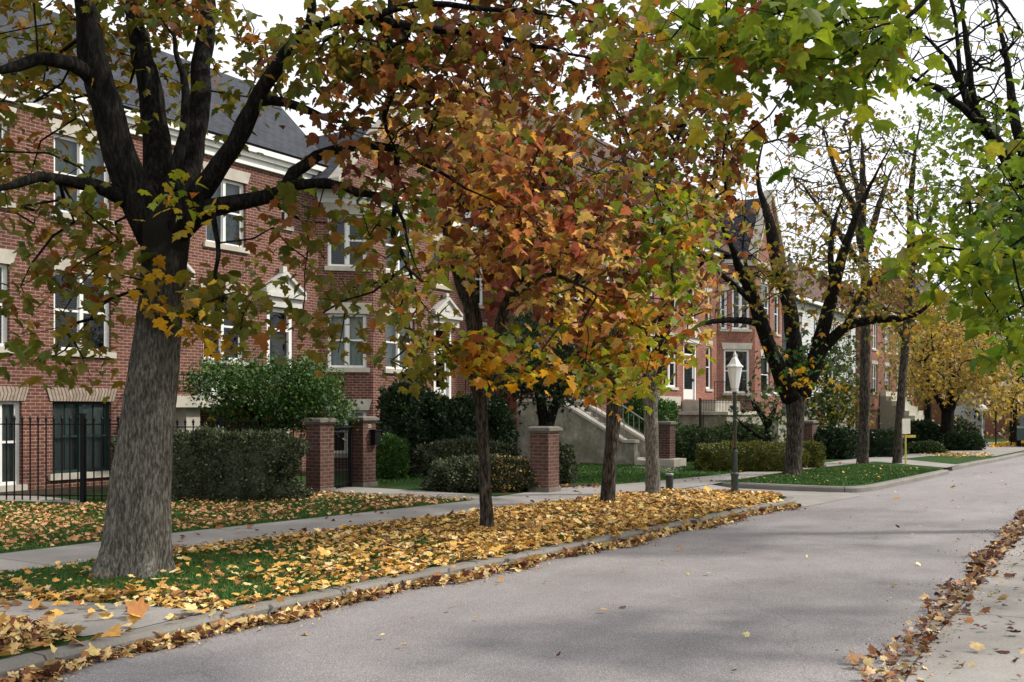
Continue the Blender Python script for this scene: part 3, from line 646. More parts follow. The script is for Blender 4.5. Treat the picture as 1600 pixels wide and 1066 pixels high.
# ---- dark forked tree on the second lawn
Y5 = 25.9
tree('linden_tree', 'thick dark trunk forking low into wide bare limbs, right of the lamp post',
 [(1236, 744, Y5, 18), (1238, 730, Y5, 13.5), (1241, 690, Y5, 12.5), (1243, 650, Y5, 14), (1243, 620, Y5, 17), (1243, 600, Y5, 14)],
 [[(1238, 622, Y5, 17), (1212, 570, 25.6, 12), (1190, 520, 25.2, 11), (1178, 475, 24.9, 10), (1155, 430, 24.5, 8), (1140, 390, 24, 6), (1120, 340, 23.6, 4), (1110, 280, 23.2, 2.5)],
  [(1205, 560, 25.5, 7), (1190, 500, 25.6, 6), (1170, 440, 26, 5), (1160, 380, 26.3, 4)],
  [(1243, 615, Y5, 16), (1240, 550, 26, 13), (1232, 480, 26.3, 11), (1218, 430, 26.5, 10), (1208, 370, 26.7, 9), (1196, 320, 27, 7), (1185, 270, 27.2, 5), (1195, 200, 27.5, 3)],
  [(1250, 615, Y5, 17), (1272, 560, 25.6, 13), (1285, 500, 25.2, 11), (1305, 440, 24.8, 9), (1320, 380, 24.5, 7), (1345, 320, 24.2, 6), (1370, 270, 24, 4), (1400, 210, 23.8, 3)],
  [(1270, 560, 25.6, 10), (1320, 512, 25, 8), (1370, 500, 24.6, 6), (1425, 495, 24.2, 4.5), (1470, 460, 23.8, 3), (1500, 430, 23.5, 2)],
  [(1190, 505, 25.2, 6), (1150, 500, 24.6, 5), (1100, 505, 24, 4), (1060, 530, 23.5, 2)],
  [(1178, 475, 24.9, 5), (1140, 440, 24.2, 4), (1100, 400, 23.6, 2.5)],
  [(1300, 450, 24.9, 5), (1300, 380, 25, 4.5), (1320, 300, 25.2, 3)],
  [(1320, 512, 25, 5), (1350, 450, 25.3, 5), (1400, 420, 25.6, 4), (1440, 370, 25.8, 3)]],
 [(1140, 420, 80, 80, 22.5, 27, 50, 'sparse', .35), (1300, 440, 120, 60, 23.5, 27, 90, 'sparse', 1.0), (1270, 370, 60, 40, 24, 27, 26, 'olive', 1.0), (1400, 470, 90, 60, 23, 26.5, 60, 'sparse', 1.0),
  (1240, 300, 120, 130, 24, 28, 190, 'sparse', .12), (1225, 565, 55, 25, 23.5, 25.5, 16, 'bush', 1.2), (1260, 590, 30, 12, 23.4, 24.5, 6, 'gold', 1.0), (1200, 440, 60, 30, 24, 26, 22, 'olive', .8), (1390, 330, 70, 110, 23.5, 27, 120, 'sparse', .12), (1130, 440, 80, 90, 22.5, 27, 70, 'sparse', .15)],
 leaf=.14, per=7, kind='lobed', spread=.3, bark_='bark', limbmat='bark_limb', twig=.006)
# ---- two tall straight trunks, fine bare crowns
Y6 = 31.0
tree('ash_tree', 'tall straight trunk with a fan of almost leafless twigs, left of the pair',
 [(1347, 727, Y6, 11), (1348, 715, Y6, 9), (1351, 640, Y6, 8), (1352, 540, Y6, 7.5), (1352, 440, Y6, 7), (1348, 380, Y6, 6.5), (1346, 350, Y6, 7)],
 [[(1348, 390, Y6, 7), (1330, 320, 30.5, 5), (1300, 250, 30, 4), (1280, 180, 29.6, 2)], [(1347, 370, Y6, 6), (1350, 280, 31, 5), (1345, 200, 31, 3)], [(1350, 400, Y6, 6), (1375, 310, 31.5, 4), (1400, 250, 32, 3)],
  [(1349, 420, Y6, 5), (1310, 360, 30, 4), (1260, 300, 29.5, 3), (1225, 270, 29, 2)], [(1350, 360, Y6, 5), (1335, 270, 31.8, 4), (1320, 200, 32.2, 2)]],
 [(1315, 260, 115, 100, 28, 34, 520, 'sparse', .13), (1330, 200, 80, 50, 28, 34, 90, 'sparse', .12), (1250, 340, 70, 60, 28, 32, 60, 'sparse', .3), (1340, 330, 60, 60, 29, 33, 60, 'sparse', .3)],
 leaf=.13, per=7, kind='lobed', twig=.006, spread=.35, alpha=.12)
tree('ash_tree', 'slimmer bent trunk right of the pair, just left of the yellow sign on the lawn',
 [(1402, 726, 31.5, 9), (1402, 715, 31.5, 7), (1406, 650, 31.5, 6.5), (1413, 560, 31.5, 6), (1421, 470, 31.5, 7.5), (1424, 400, 31.5, 7)],
 [[(1424, 410, 31.5, 7), (1424, 340, 31.5, 5), (1430, 260, 31.3, 4), (1440, 180, 31, 3)], [(1422, 430, 31.5, 4), (1450, 360, 31, 4), (1470, 280, 30.6, 2)], [(1415, 530, 31.5, 4), (1380, 480, 31, 3), (1340, 460, 30.5, 2)],
  [(1416, 520, 31.5, 4), (1450, 460, 31, 3), (1490, 430, 30.5, 2)]],
 [(1440, 260, 60, 110, 29, 33, 70, 'green', .8), (1430, 470, 100, 50, 29, 33, 60, 'sparse', .9), (1450, 340, 50, 60, 29, 33, 30, 'green', .7)],
 leaf=.15, per=7, kind='lobed', twig=.006, spread=.35)
# ---- golden tree by the junction
tree('golden_tree', 'low spreading tree with a dense ochre yellow crown by the far driveway',
 [(1478, 703, 42, 11), (1479, 690, 42, 9), (1480, 660, 42, 9), (1482, 630, 42, 10)],
 [[(1481, 645, 42, 7), (1460, 610, 41.5, 5), (1440, 570, 41, 3)], [(1482, 640, 42, 7), (1485, 580, 42, 5), (1490, 520, 42, 3)], [(1484, 645, 42, 6), (1505, 600, 41.5, 4), (1530, 560, 41, 3)]],
 [(1490, 555, 85, 55, 37, 46, 200, 'yellowtree'), (1470, 510, 60, 40, 38, 46, 70, 'yellowtree'), (1520, 585, 42, 28, 37, 44, 60, 'yellowtree'), (1445, 585, 30, 30, 38, 44, 30, 'yellowtree')],
 leaf=.15, per=15, kind='lobed', twig=.008, spread=.45, sides=8, bark_='bark_limb')
# ---- tree whose trunk is beyond the right edge, limbs and green leaves in view
tree('maple_tree', 'green-leaved maple with long bare dark limbs reaching in from the right edge',
 [(1690, 830, 15, 26), (1688, 780, 15, 22), (1685, 640, 15, 20), (1680, 520, 15, 19), (1668, 440, 15, 18), (1650, 390, 15, 15)],
 [[(1660, 430, 15, 15), (1625, 340, 14.9, 12), (1590, 270, 14.8, 11), (1550, 210, 14.7, 9), (1520, 165, 14.6, 8), (1490, 110, 14.4, 6.5), (1450, 60, 14.2, 5), (1415, 20, 14, 3.5)],
  [(1655, 400, 15, 13), (1620, 310, 15.2, 11), (1597, 250, 15.3, 9), (1580, 180, 15.4, 7), (1572, 100, 15.5, 6), (1560, 30, 15.6, 4), (1550, -50, 15.7, 3)],
  [(1560, 225, 14.7, 7), (1500, 165, 14.4, 6), (1460, 135, 14.2, 5), (1420, 120, 14, 4), (1395, 105, 13.9, 3)],
  [(1525, 170, 14.6, 5), (1515, 110, 14.6, 5), (1510, 50, 14.6, 4), (1500, 0, 14.6, 3)],
  [(1500, 130, 14.4, 4), (1497, 70, 14.5, 3), (1490, 10, 14.5, 3), (1470, -40, 14.5, 2)],
  [(1650, 400, 15, 8), (1600, 390, 14.6, 6), (1560, 370, 14.2, 4), (1520, 375, 14, 2)]],
 [(1520, 240, 90, 80, 14, 18, 90, 'green', 1.3), (1580, 330, 60, 80, 13, 17, 90, 'green', 1.4), (1520, 350, 80, 40, 13.4, 16, 50, 'green', 1.2), (1500, 150, 90, 70, 13.5, 17, 22, 'green', .7),
  (1500, 70, 110, 90, 13, 17, 330, 'green', .03), (1560, 120, 60, 110, 13, 17, 220, 'green', .04), (1590, 430, 50, 60, 13, 16, 60, 'green', 1.4), (1880, 200, 200, 260, 13, 19, 260, 'green', 1.8)],
 leaf=.12, per=6, spread=.25, bark_='bark', limbmat='bark_limb', twig=.0045, alpha=.15, thin=.6, group='trees on the right side of the street')
# ---- nearest maple, trunk outside the picture on the right
tree('maple_tree', 'nearest maple, bright green leaves with a few red ones hanging into the top right',
 [(2230, 1150, 6.6, 60), (2225, 1000, 6.6, 48), (2215, 700, 6.6, 42), (2200, 400, 6.6, 38), (2180, 200, 6.6, 32)],
 [[(2200, 330, 6.6, 26), (2080, 60, 6.6, 20), (1900, -120, 6.7, 15), (1700, -160, 6.8, 11), (1500, -110, 6.9, 8), (1340, -40, 7, 5), (1220, 40, 7.1, 3)],
  [(1560, -125, 6.9, 6), (1460, -20, 6.8, 4), (1380, 60, 6.7, 3), (1300, 110, 6.7, 2)],
  [(2190, 300, 6.6, 20), (2020, 220, 7, 14), (1850, 230, 7.5, 9), (1700, 300, 8, 6), (1600, 370, 8.2, 4), (1530, 420, 8.3, 2)],
  [(1420, -80, 6.9, 5), (1280, -90, 7.3, 4), (1150, -40, 7.6, 3), (1130, 60, 7.8, 2)]],
 [(1250, 40, 150, 60, 6.2, 8, 90, 'greenred'), (1360, 90, 60, 50, 6.3, 7.5, 22, 'limegreen'), (1240, 130, 90, 60, 6.3, 7.6, 24, 'greenred'), (1110, 70, 90, 70, 6.8, 8.4, 52, 'greenred'), (1050, 30, 100, 40, 7, 8.4, 24, 'olive'),
  (1310, 20, 110, 45, 6.3, 7.8, 36, 'limegreen'), (1170, 230, 50, 30, 7, 8, 7, 'limegreen'),
  (1550, 440, 70, 55, 7.6, 9, 60, 'limegreen'), (1580, 510, 45, 40, 7.6, 9, 34, 'limegreen'), (1470, 385, 60, 28, 7.6, 8.8, 20, 'limegreen'), (1590, 380, 50, 60, 7.8, 9.4, 38, 'green'), (1700, 200, 150, 300, 7, 9, 60, 'green'), (1500, -100, 260, 60, 6.3, 8, 60, 'green'), (2050, 150, 260, 260, 7.5, 12, 210, 'green', 1.6), (1150, 20, 120, 50, 6.8, 8, 26, 'greenred')],
 leaf=.12, per=4.6, spread=.16, bark_='bark', limbmat='bark_limb', twig=.0036, thin=.6, group='trees on the right side of the street')
# ---- garden and background trees
tree('garden_tree', 'small dark evergreen tree with twin stems behind the free-standing brick pier',
 [(854, 705, 25, 14), (854, 680, 25, 13), (853, 660, 25, 12)],
 [[(852, 670, 25, 9), (845, 630, 25, 8), (840, 590, 25, 6), (830, 540, 25, 3)], [(856, 670, 25, 8), (868, 630, 25, 7), (882, 600, 25, 5), (890, 550, 25, 3)]],
 [(850, 540, 80, 55, 22, 27, 130, 'darkgreen'), (890, 580, 50, 40, 22.5, 26, 70, 'darkgreen'), (800, 580, 40, 40, 23, 26, 50, 'darkgreen')],
 leaf=.12, per=18, kind='lobed', spread=.3, bark_='bark_limb', group='garden trees')
tree('garden_tree', 'leafy green tree in front of the grey sided house',
 [(1300, 705, 38, 8), (1300, 680, 38, 6), (1300, 640, 38, 5)], [[(1300, 645, 38, 5), (1290, 600, 38, 4), (1285, 560, 38, 3)]],
 [(1295, 590, 50, 65, 36, 41, 130, 'shrub'), (1310, 640, 40, 40, 36, 40, 60, 'olive')],
 leaf=.16, per=14, kind='lobed', spread=.4, bark_='bark_limb', group='garden trees')
tree('garden_tree', 'bushy small tree with crooked stems in front of the pink brick house',
 [(1200, 705, 33, 7), (1200, 690, 33, 6), (1200, 660, 33, 5)], [[(1200, 665, 33, 5), (1185, 640, 33, 4), (1170, 620, 33, 3)], [(1200, 665, 33, 5), (1215, 630, 33, 3)], [(1200, 690, 33, 4), (1170, 670, 32.5, 3), (1150, 650, 32, 2)]],
 [(1185, 640, 50, 40, 31, 35, 60, 'shrub', .7)], leaf=.15, per=10, kind='lobed', spread=.3, bark_='bark_limb', group='garden trees')
for lab, px, py, Y, rx, ry, pal, ht in (
 ('dark green tree closing the end of the street at the right edge', 1590, 690, 60, 70, 120, 'darkgreen', 560),
 ('broad green tree standing behind the ochre tree', 1545, 690, 85, 75, 70, 'shrub', 520),
 ('olive tree above the garden hedges in front of the far brick house', 1450, 690, 75, 60, 60, 'olive', 560),
 ('low yellowing tree leaning over the junction, beyond the ochre tree', 1584, 690, 50, 24, 16, 'yellowtree', 622)):
    tree('distant_tree', lab, [(px, HZ+HC*F/Y, Y, 9*50/Y), (px, ht+60, Y, 7*50/Y), (px, ht+10, Y, 5*50/Y)], [], [(px, ht, rx, ry, Y-4, Y+6, 150 if rx > 40 else 36, pal)], leaf=.24, per=26, kind='simple', spread=.8, bark_='bark_limb', twig=.012, sides=8, group='trees at the far end of the street')

# ------------------------------------------------------------------ shrubs
def shrub(name, label, x0, x1, y0, y1, Y, pal, shape=2.5, depth=None, leaf=.045, n=5000, ground=True, group='shrubs and hedges in the front gardens', extra=None, lump=.09, rz=0.0, core=.88):
    A = P(x0, y0, Y); B = P(x1, y1, Y); cx = (A[0]+B[0])/2; hw = (B[0]-A[0])/2; zt = A[2]; zb = 0.0 if ground else B[2]
    hd = (depth or min(hw*1.2, 1.6))/2 if depth is None else depth/2
    ze = zb-.22*(zt-zb) if ground else zb; cz = (zt+ze)/2; hz = (zt-ze)/2; base = (cx, Y+hd, zb)
    def surf(d, k=1.0):
        e = shape; r = (np.abs(d[:, 0])**e+np.abs(d[:, 1])**e+np.abs(d[:, 2])**e)**(-1/e)
        q = d*r[:, None]*np.array([hw, hd, hz])
        q = q + np.array([cx, Y+hd, cz]); fr = 1.9/max(.5, min(hw, hz)); s_ = q*fr
        l = 1+lump*(np.sin(s_[:, 0]*2.3+1)*np.cos(s_[:, 2]*2.9+Y)+.7*np.sin(s_[:, 0]*5.1+s_[:, 1]*3.7)+.5*np.sin(s_[:, 2]*6.3+s_[:, 0]*4.2))
        q = np.array([cx, Y+hd, cz]) + (q-np.array([cx, Y+hd, cz]))*(l*k)[:, None]
        q[:, 2] = np.maximum(q[:, 2], zb); return q
    # core
    n = int(n*2.6); nu, nv = 28, 16; dd = []
    for i in range(nv+1):
        for j in range(nu):
            th = math.pi*i/nv; ph = 2*math.pi*j/nu; dd.append((math.sin(th)*math.cos(ph), math.sin(th)*math.sin(ph), math.cos(th)))
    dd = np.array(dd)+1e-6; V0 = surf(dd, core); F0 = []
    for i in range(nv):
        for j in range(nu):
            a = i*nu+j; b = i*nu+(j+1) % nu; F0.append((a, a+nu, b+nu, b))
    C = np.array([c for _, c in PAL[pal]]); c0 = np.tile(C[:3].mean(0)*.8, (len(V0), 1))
    d = RNG.normal(0, 1, (n, 3)); d /= np.linalg.norm(d, axis=1, keepdims=True); d[:, 2] = np.where(d[:, 2] < -.5, -d[:, 2], d[:, 2])
    d = d*np.array([1/hw, 1/hd, 1/hz])*.0+d
    q = surf(d, 1.0) + RNG.normal(0, leaf*.55, (n, 3)); keep = q[:, 2] > zb+.01; q = q[keep]; d = d[keep]; n = len(q)
    tip = d+RNG.normal(0, .7, (n, 3))+[0, 0, .3]; nr = RNG.normal(0, 1, (n, 3))+d*.8
    V1, Fs, kk = leaves(q, tip, nr, leaf*np.exp(RNG.normal(0, .25, n)), 'simple', RNG.uniform(0, .5, n)); col = pick(pal, n, .2)
    if extra:
        m_ = RNG.random(n) < extra[1]*(q[:, 0] > cx+hw*extra[2]); col[m_] = pick(extra[0], int(m_.sum()))
    V = np.concatenate([V0, V1]); Fs = [np.array(F0)] + [f+len(V0) for f in Fs]
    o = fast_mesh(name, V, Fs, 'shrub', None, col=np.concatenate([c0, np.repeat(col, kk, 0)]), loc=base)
    return tag(o, label, 'hedge' if name == 'hedge' else 'shrub', group)
shrub('hedge', 'clipped grey green hedge directly behind the big maple trunk', 180, 447, 682, 782, 18.3, 'greyhedge', 5, 1.0, .05, 15000)
shrub('shrub', 'small rounded shrub with olive leaves above the clipped hedge, under the spreading bush', 300, 435, 640, 765, 20.8, 'shrub', 2.5, 1.4, .07, 3500, extra=('goldgreen', .25, -1))
shrub('shrub', 'tall dark bush against the bay window wall, right of the pier with the mailbox', 588, 668, 606, 712, 25.5, 'darkgreen', 2.4, 2.0, .09, 5000, lump=.16)
shrub('shrub', 'dark bush filling the corner left of the grey staircase, behind the slender maple', 650, 745, 628, 712, 26, 'darkgreen', 2.4, 1.8, .09, 5000, lump=.16)
shrub('shrub', 'small round bright shrub right behind the pier with the mailbox', 586, 632, 686, 729, 24.0, 'bush', 2.4, .9, .06, 2200)
shrub('shrub', 'low wide mound of grey green shrub at the back of the first lawn', 648, 806, 693, 729, 24.5, 'greyhedge', 2.6, 1.4, .06, 6000, lump=.07)
shrub('shrub', 'low dark mound with pale yellow leaves caught on its right, behind the slender maple', 672, 848, 722, 771, 20.4, 'greyhedge', 2.6, 1.3, .055, 9000, extra=('litter', .16, .1), lump=.1)
shrub('shrub', 'narrow grey green shrub just right of the free-standing brick pier', 862, 897, 700, 756, 22.8, 'greyhedge', 2.3, .8, .06, 1800, lump=.15)
shrub('shrub', 'rounded green bush behind the two far maple trunks, under the pink house windows', 972, 1064, 626, 705, 33, 'bush', 2.6, 2.0, .09, 5000, lump=.13)
shrub('shrub', 'dark ivy mass beside the small evergreen tree', 742, 800, 636, 700, 27.5, 'darkgreen', 2.4, 1.4, .09, 3000, lump=.15)
shrub('hedge', 'low dark hedge behind the lamp post, in front of the stone terrace', 1050, 1140, 673, 722, 32, 'shrub', 3.5, 1.4, .07, 4500)
shrub('hedge', 'rounded hedge between the low dark hedge and the thick forked tree', 1120, 1200, 668, 720, 33.5, 'shrub', 2.8, 1.4, .07, 4000, lump=.12)
shrub('hedge', 'long clipped hedge with yellow green top beside the lamp post', 1103, 1262, 697, 738, 27.2, 'yellowhedge', 4.5, 1.5, .05, 9000, lump=.06)
shrub('hedge', 'shorter clipped yellow green hedge end right of the thick forked trunk', 1255, 1290, 695, 728, 29, 'yellowhedge', 4, 1.2, .05, 3000, lump=.06)
shrub('hedge', 'dark tall hedge left of the straight trunk pair', 1276, 1340, 674, 722, 34, 'darkgreen', 3.5, 1.4, .08, 4000)
shrub('hedge', 'dark clipped hedge behind the two straight trunks', 1325, 1412, 677, 720, 35.5, 'darkgreen', 4.5, 1.3, .07, 5000)
shrub('hedge', 'tall dark hedge behind the yellow sign', 1418, 1475, 664, 712, 42, 'darkgreen', 4, 1.5, .09, 3500)
shrub('shrub', 'wide round dark shrub at the foot of the ochre tree, right side', 1482, 1543, 680, 712, 41, 'darkgreen', 2.8, 1.8, .08, 4500)
shrub('shrub', 'small brownish shrub at the foot of the ochre tree, left side', 1434, 1480, 695, 712, 38, 'shrub', 2.8, 1.0, .07, 2500)
shrub('shrub', 'spiky blue grey shrub in front of the far grey house', 1487, 1530, 663, 690, 47, 'greyhedge', 2.4, 1.5, .14, 1500, lump=.2)
# spreading bush: layered small tree
tree('spreading_bush', 'wide fresh green bush with layered branches behind the iron fence',
 [(428, 765, 21.3, 5), (428, 730, 21.3, 4), (430, 690, 21.3, 4)], [[(430, 700, 21.3, 3), (400, 650, 21, 3), (350, 610, 20.8, 2)], [(430, 700, 21.3, 3), (450, 640, 21, 3), (500, 620, 20.8, 2)]],
 [(350, 590, 50, 28, 20, 22, 60, 'bush'), (440, 600, 85, 35, 20, 22.4, 140, 'bush'), (480, 640, 60, 30, 20.3, 22, 80, 'bush'), (400, 640, 60, 28, 20.4, 22, 50, 'bush'), (470, 580, 30, 20, 20.6, 22, 20, 'bush')],
 leaf=.065, per=40, kind='lobed', spread=.17, bark_='bark_limb', group='garden trees', cat='shrub', leafmat_='shrub')

# ------------------------------------------------------------------ houses
def wbox(mb, p0, p1, a0, a1, z0, z1, d0, d1, flare=0):
    dx, dy = p1[0]-p0[0], p1[1]-p0[1]; L = math.hypot(dx, dy); dx /= L; dy /= L; nx, ny = dy, -dx   # outward
    def q(a, d, z): return ST(p0[0]+dx*a+nx*d, p0[1]+dy*a+ny*d, z)
    d0, d1 = max(d0, d1), min(d0, d1)
    mb.hexa([q(a0, d0, z0), q(a1, d0, z0), q(a1, d1, z0), q(a0, d1, z0)], [q(a0-flare, d0, z1), q(a1+flare, d0, z1), q(a1+flare, d1, z1), q(a0-flare, d1, z1)])
def wall(mb, p0, p1, z0, z1, holes=(), depth=.2, u0=0):
    dx, dy = p1[0]-p0[0], p1[1]-p0[1]; L = math.hypot(dx, dy); dx /= L; dy /= L; nx, ny = dy, -dx
    def q(a, z, d=0): return ST(p0[0]+dx*a+nx*d, p0[1]+dy*a+ny*d, z)
    xs = sorted({0, L, *[h[0] for h in holes], *[h[1] for h in holes]}); zs = sorted({z0, z1, *[h[2] for h in holes], *[h[3] for h in holes]})
    for i in range(len(xs)-1):
        for j in range(len(zs)-1):
            a, b, c, d = xs[i], xs[i+1], zs[j], zs[j+1]; m_ = ((a+b)/2, (c+d)/2)
            if any(h[0] < m_[0] < h[1] and h[2] < m_[1] < h[3] for h in holes): continue
            mb.poly([q(a, c), q(b, c), q(b, d), q(a, d)], [(u0+a, c), (u0+b, c), (u0+b, d), (u0+a, d)])
    for a, b, c, d in [h[:4] for h in holes]:
        e = -depth
        mb.poly([q(a, c), q(a, d), q(a, d, e), q(a, c, e)], [(0, c), (0, d), (.2, d), (.2, c)]); mb.poly([q(b, d), q(b, c), q(b, c, e), q(b, d, e)], [(0, d), (0, c), (.2, c), (.2, d)])
        mb.poly([q(a, d), q(b, d), q(b, d, e), q(a, d, e)], [(a, 0), (b, 0), (b, .2), (a, .2)]); mb.poly([q(b, c), q(a, c), q(a, c, e), q(b, c, e)], [(b, 0), (a, 0), (a, .2), (b, .2)])
def window(par, p0, p1, h, style='double', lintel='stone', sill=True, frame='white', curtain=None, lh=.3, ft=.07):
    a0, a1, z0, z1 = h[:4]; mb = MB(); e = (-.17, -.09)
    g = .0
    wbox(mb, p0, p1, a0, a0+ft, z0, z1, *e); wbox(mb, p0, p1, a1-ft, a1, z0, z1, *e)
    wbox(mb, p0, p1, a0+ft, a1-ft, z0, z0+ft, *e); wbox(mb, p0, p1, a0+ft, a1-ft, z1-ft, z1, *e)
    spans = [(a0+ft, a1-ft)]
    if style in ('double', 'french'):
        c = (a0+a1)/2; wbox(mb, p0, p1, c-ft*.6, c+ft*.6, z0+ft, z1-ft, -.18, -.075); spans = [(a0+ft, c-ft*.6), (c+ft*.6, a1-ft)]
    zm = (z0+z1)/2+.02
    for b0, b1 in spans:
        wbox(mb, p0, p1, b0, b1, zm-.025, zm+.025, -.165, -.095)
        wbox(mb, p0, p1, b0, b0+.03, z0+ft, z1-ft, -.155, -.11); wbox(mb, p0, p1, b1-.03, b1, z0+ft, z1-ft, -.155, -.11)
        if style == 'french':
            c = (b0+b1)/2; wbox(mb, p0, p1, c-.012, c+.012, z0+ft, z1-ft, -.15, -.115)
    W = mb.build('window', frame, par)
    mb = MB()
    dx, dy = p1[0]-p0[0], p1[1]-p0[1]; L = math.hypot(dx, dy); dx /= L; dy /= L; nx, ny = dy, -dx
    def q(a, d, z): return ST(p0[0]+dx*a+nx*d, p0[1]+dy*a+ny*d, z)
    mb.poly([q(a0+ft, -.135, z0+ft), q(a1-ft, -.135, z0+ft), q(a1-ft, -.135, z1-ft), q(a0+ft, -.135, z1-ft)]); mb.build('pane', 'glass', W)
    if curtain:
        mb = MB(); k = 14
        lo = z0 if curtain[0] == 'f' else zm
        for i in range(k):
            x0, x1 = a0+(a1-a0)*i/k, a0+(a1-a0)*(i+1)/k; d0, d1 = -.26-.03*(i % 2), -.26-.03*((i+1) % 2)
            mb.poly([q(x0, d0, lo), q(x1, d1, lo), q(x1, d1, z1), q(x0, d0, z1)])
        mb.build('curtain', 'curtain' if curtain[1:] != 'd' else 'curtain_dim', W)
    if sill:
        mb = MB(); wbox(mb, p0, p1, a0-.09, a1+.09, z0-.13, z0+.002, .07, -.17); mb.build('sill', 'stone', W, bevel=.008)
    if lintel:
        mb = MB(); wbox(mb, p0, p1, a0-.06, a1+.06, z1+.002, z1+lh, .025, -.08, flare=.09)
        mb.build('lintel', 'stone' if lintel == 'stone' else 'brickarch' if lintel == 'arch' else 'white', W)
    return W
def door(par, p0, p1, h, pediment=True, mat='door_white', ped_z=None, label=None):
    a0, a1, z0, z1 = h[:4]; mb = MB()
    wbox(mb, p0, p1, a0, a0+.12, z0, z1, -.16, -.02); wbox(mb, p0, p1, a1-.12, a1, z0, z1, -.16, -.02); wbox(mb, p0, p1, a0+.12, a1-.12, z1-.1, z1, -.16, -.02)
    tz = z1-.62; wbox(mb, p0, p1, a0+.12, a1-.12, tz, tz+.08, -.16, -.03)
    Fm = mb.build('door_frame', 'white', par, bevel=.006)
    mb = MB(); wbox(mb, p0, p1, a0+.125, a1-.125, z0+.02, tz-.003, -.15, -.11)
    Dm = mb.build('door', mat, par); mb = MB()
    wbox(mb, p0, p1, a1-.24, a1-.19, z0+.95, z0+1.1, -.108, -.06); mb.build('handle', 'iron', Dm)
    mb = MB(); wbox(mb, p0, p1, a0+.26, a1-.26, z0+.55, tz-.25, -.108, -.1); mb.build('door_pane', 'glass' if mat == 'door_white' else 'door_dark', Dm)
    mb = MB(); wbox(mb, p0, p1, a0+.122, a1-.122, tz+.083, z1-.102, -.13, -.12); mb.build('pane', 'glass', Fm)
    if pediment:
        c = (a0+a1)/2; hw = (a1-a0)/2+.22; zb = z1+.02; mb = MB()
        wbox(mb, p0, p1, c-hw, c+hw, zb, zb+.26, .16, -.02); wbox(mb, p0, p1, c-hw-.07, c+hw+.07, zb+.263, zb+.37, .26, -.02)
        dx, dy = p1[0]-p0[0], p1[1]-p0[1]; L = math.hypot(dx, dy); dx /= L; dy /= L; nx, ny = dy, -dx
        def q(a, d, z): return ST(p0[0]+dx*a+nx*d, p0[1]+dy*a+ny*d, z)
        z2 = zb+.373; hh = .52
        for dd_, w_, h0, h1 in ((.20, hw, 0, hh), (.26, hw+.06, .0, 0)):
            if h1: 
                f = [q(c-w_, dd_, z2), q(c+w_, dd_, z2), q(c, dd_, z2+h1)]; b = [q(c-w_, -.02, z2), q(c+w_, -.02, z2), q(c, -.02, z2+h1)]
                mb.poly(f); mb.poly([f[1], b[1], b[2], f[2]]); mb.poly([f[0], f[2], b[2], b[0]])
        for sg in (-1, 1):
            a, b = c+sg*(hw+.05), c
            A = [q(a, .28, z2), q(a, .28, z2+.09), q(b, .28, z2+hh+.09), q(b, .28, z2+hh)]; B = [q(a, .0, z2), q(a, .0, z2+.09), q(b, .0, z2+hh+.09), q(b, .0, z2+hh)]
            mb.poly(A); mb.poly([A[1], B[1], B[2], A[2]]); mb.poly([A[0], A[3], B[3], B[0]]); mb.poly([A[0], B[0], B[1], A[1]])
        wbox(mb, p0, p1, c-.07, c+.07, z2+hh+.05, z2+hh+.22, .2, .05); wbox(mb, p0, p1, c-.12, c+.12, z2+.14, z2+.3, .23, .2)
        mb.build('pediment', 'pale_stone', par, bevel=.006)
def roof_poly(mb, P_, u_dir=None):       # sloped polygon, uv in metres along the eave / up the slope
    P_ = [Vector(p) for p in P_]; u = (P_[1]-P_[0]).normalized(); n_ = None
    for k in range(2, len(P_)):
        n_ = u.cross(P_[k]-P_[0])
        if n_.length > 1e-3: break
    n_.normalize(); v_ = n_.cross(u)
    mb.poly([tuple(p) for p in P_], [((p-P_[0]).dot(u), (p-P_[0]).dot(v_)) for p in P_])
def solid_roof(par, faces, mat='slate', name='roof', th=.12):
    mb = MB()
    for f in faces: roof_poly(mb, f)
    o = mb.build(name, mat, par); md = o.modifiers.new('thickness', 'SOLIDIFY'); md.thickness = th; md.offset = 0; return o
def railing(par, A, B, z0, z1, mat='iron', n=10, name='railing', zb2=None, zt2=None):
    mb = MB(); zb2 = z0 if zb2 is None else zb2; zt2 = z1 if zt2 is None else zt2
    a = np.array(ST(*A)[:2]); b = np.array(ST(*B)[:2])
    mb.tube([(*a, z1), (*b, zt2)], .022, 6); mb.tube([(*a, z0+.1), (*b, zb2+.1)], .014, 6)
    for i in range(n+1):
        t = i/n; q_ = a*(1-t)+b*t; mb.tube([(*q_, z0*(1-t)+zb2*t+(.0 if i in (0, n) else .1)), (*q_, z1*(1-t)+zt2*t)], .018 if i in (0, n) else .010, 5)
    return mb.build(name, mat, par)
def pxhole(px0, px1, z0, z1, p0, p1): return (hit(px0, p0, p1)[0], hit(px1, p0, p1)[0], z0, z1)

# --- house one
H1 = root('brick_house', 'long red brick house with slate roof, white cornice and gabled bay at the left', 'house', ST(5, 20), RZ, 'houses along the street')
A0, A1 = (3.0, 20.0), (20.9, 20.0); bayA, bayB, bayC, bayD = (20.9, 20.0), (22.0, 18.9), (24.6, 18.9), (25.7, 20.0); E1 = (29.4, 20.0)
z1b, z1t, z2b, z2t, zb_, zt_ = 3.0, 4.72, 6.0, 7.7, .3, 1.88
def X(px): return hit(px, A0, A1)[0]
W = []
holes = []
for (x0, x1) in ((-52, 15), (84, 174)):
    holes += [(X(x0), X(x1), z1b, z1t, 'd'), (X(x0), X(x1), z2b, z2t, 'd')]
holes += [(X(318), X(382), z1b-.03, z1t-.05, 's'), (X(322), X(384), z2b-.08, z2t-.08, 'd')]
holes += [(X(82), X(174), zb_, zt_, 'g'), (X(-30), X(34), .12, zt_, 'w')]
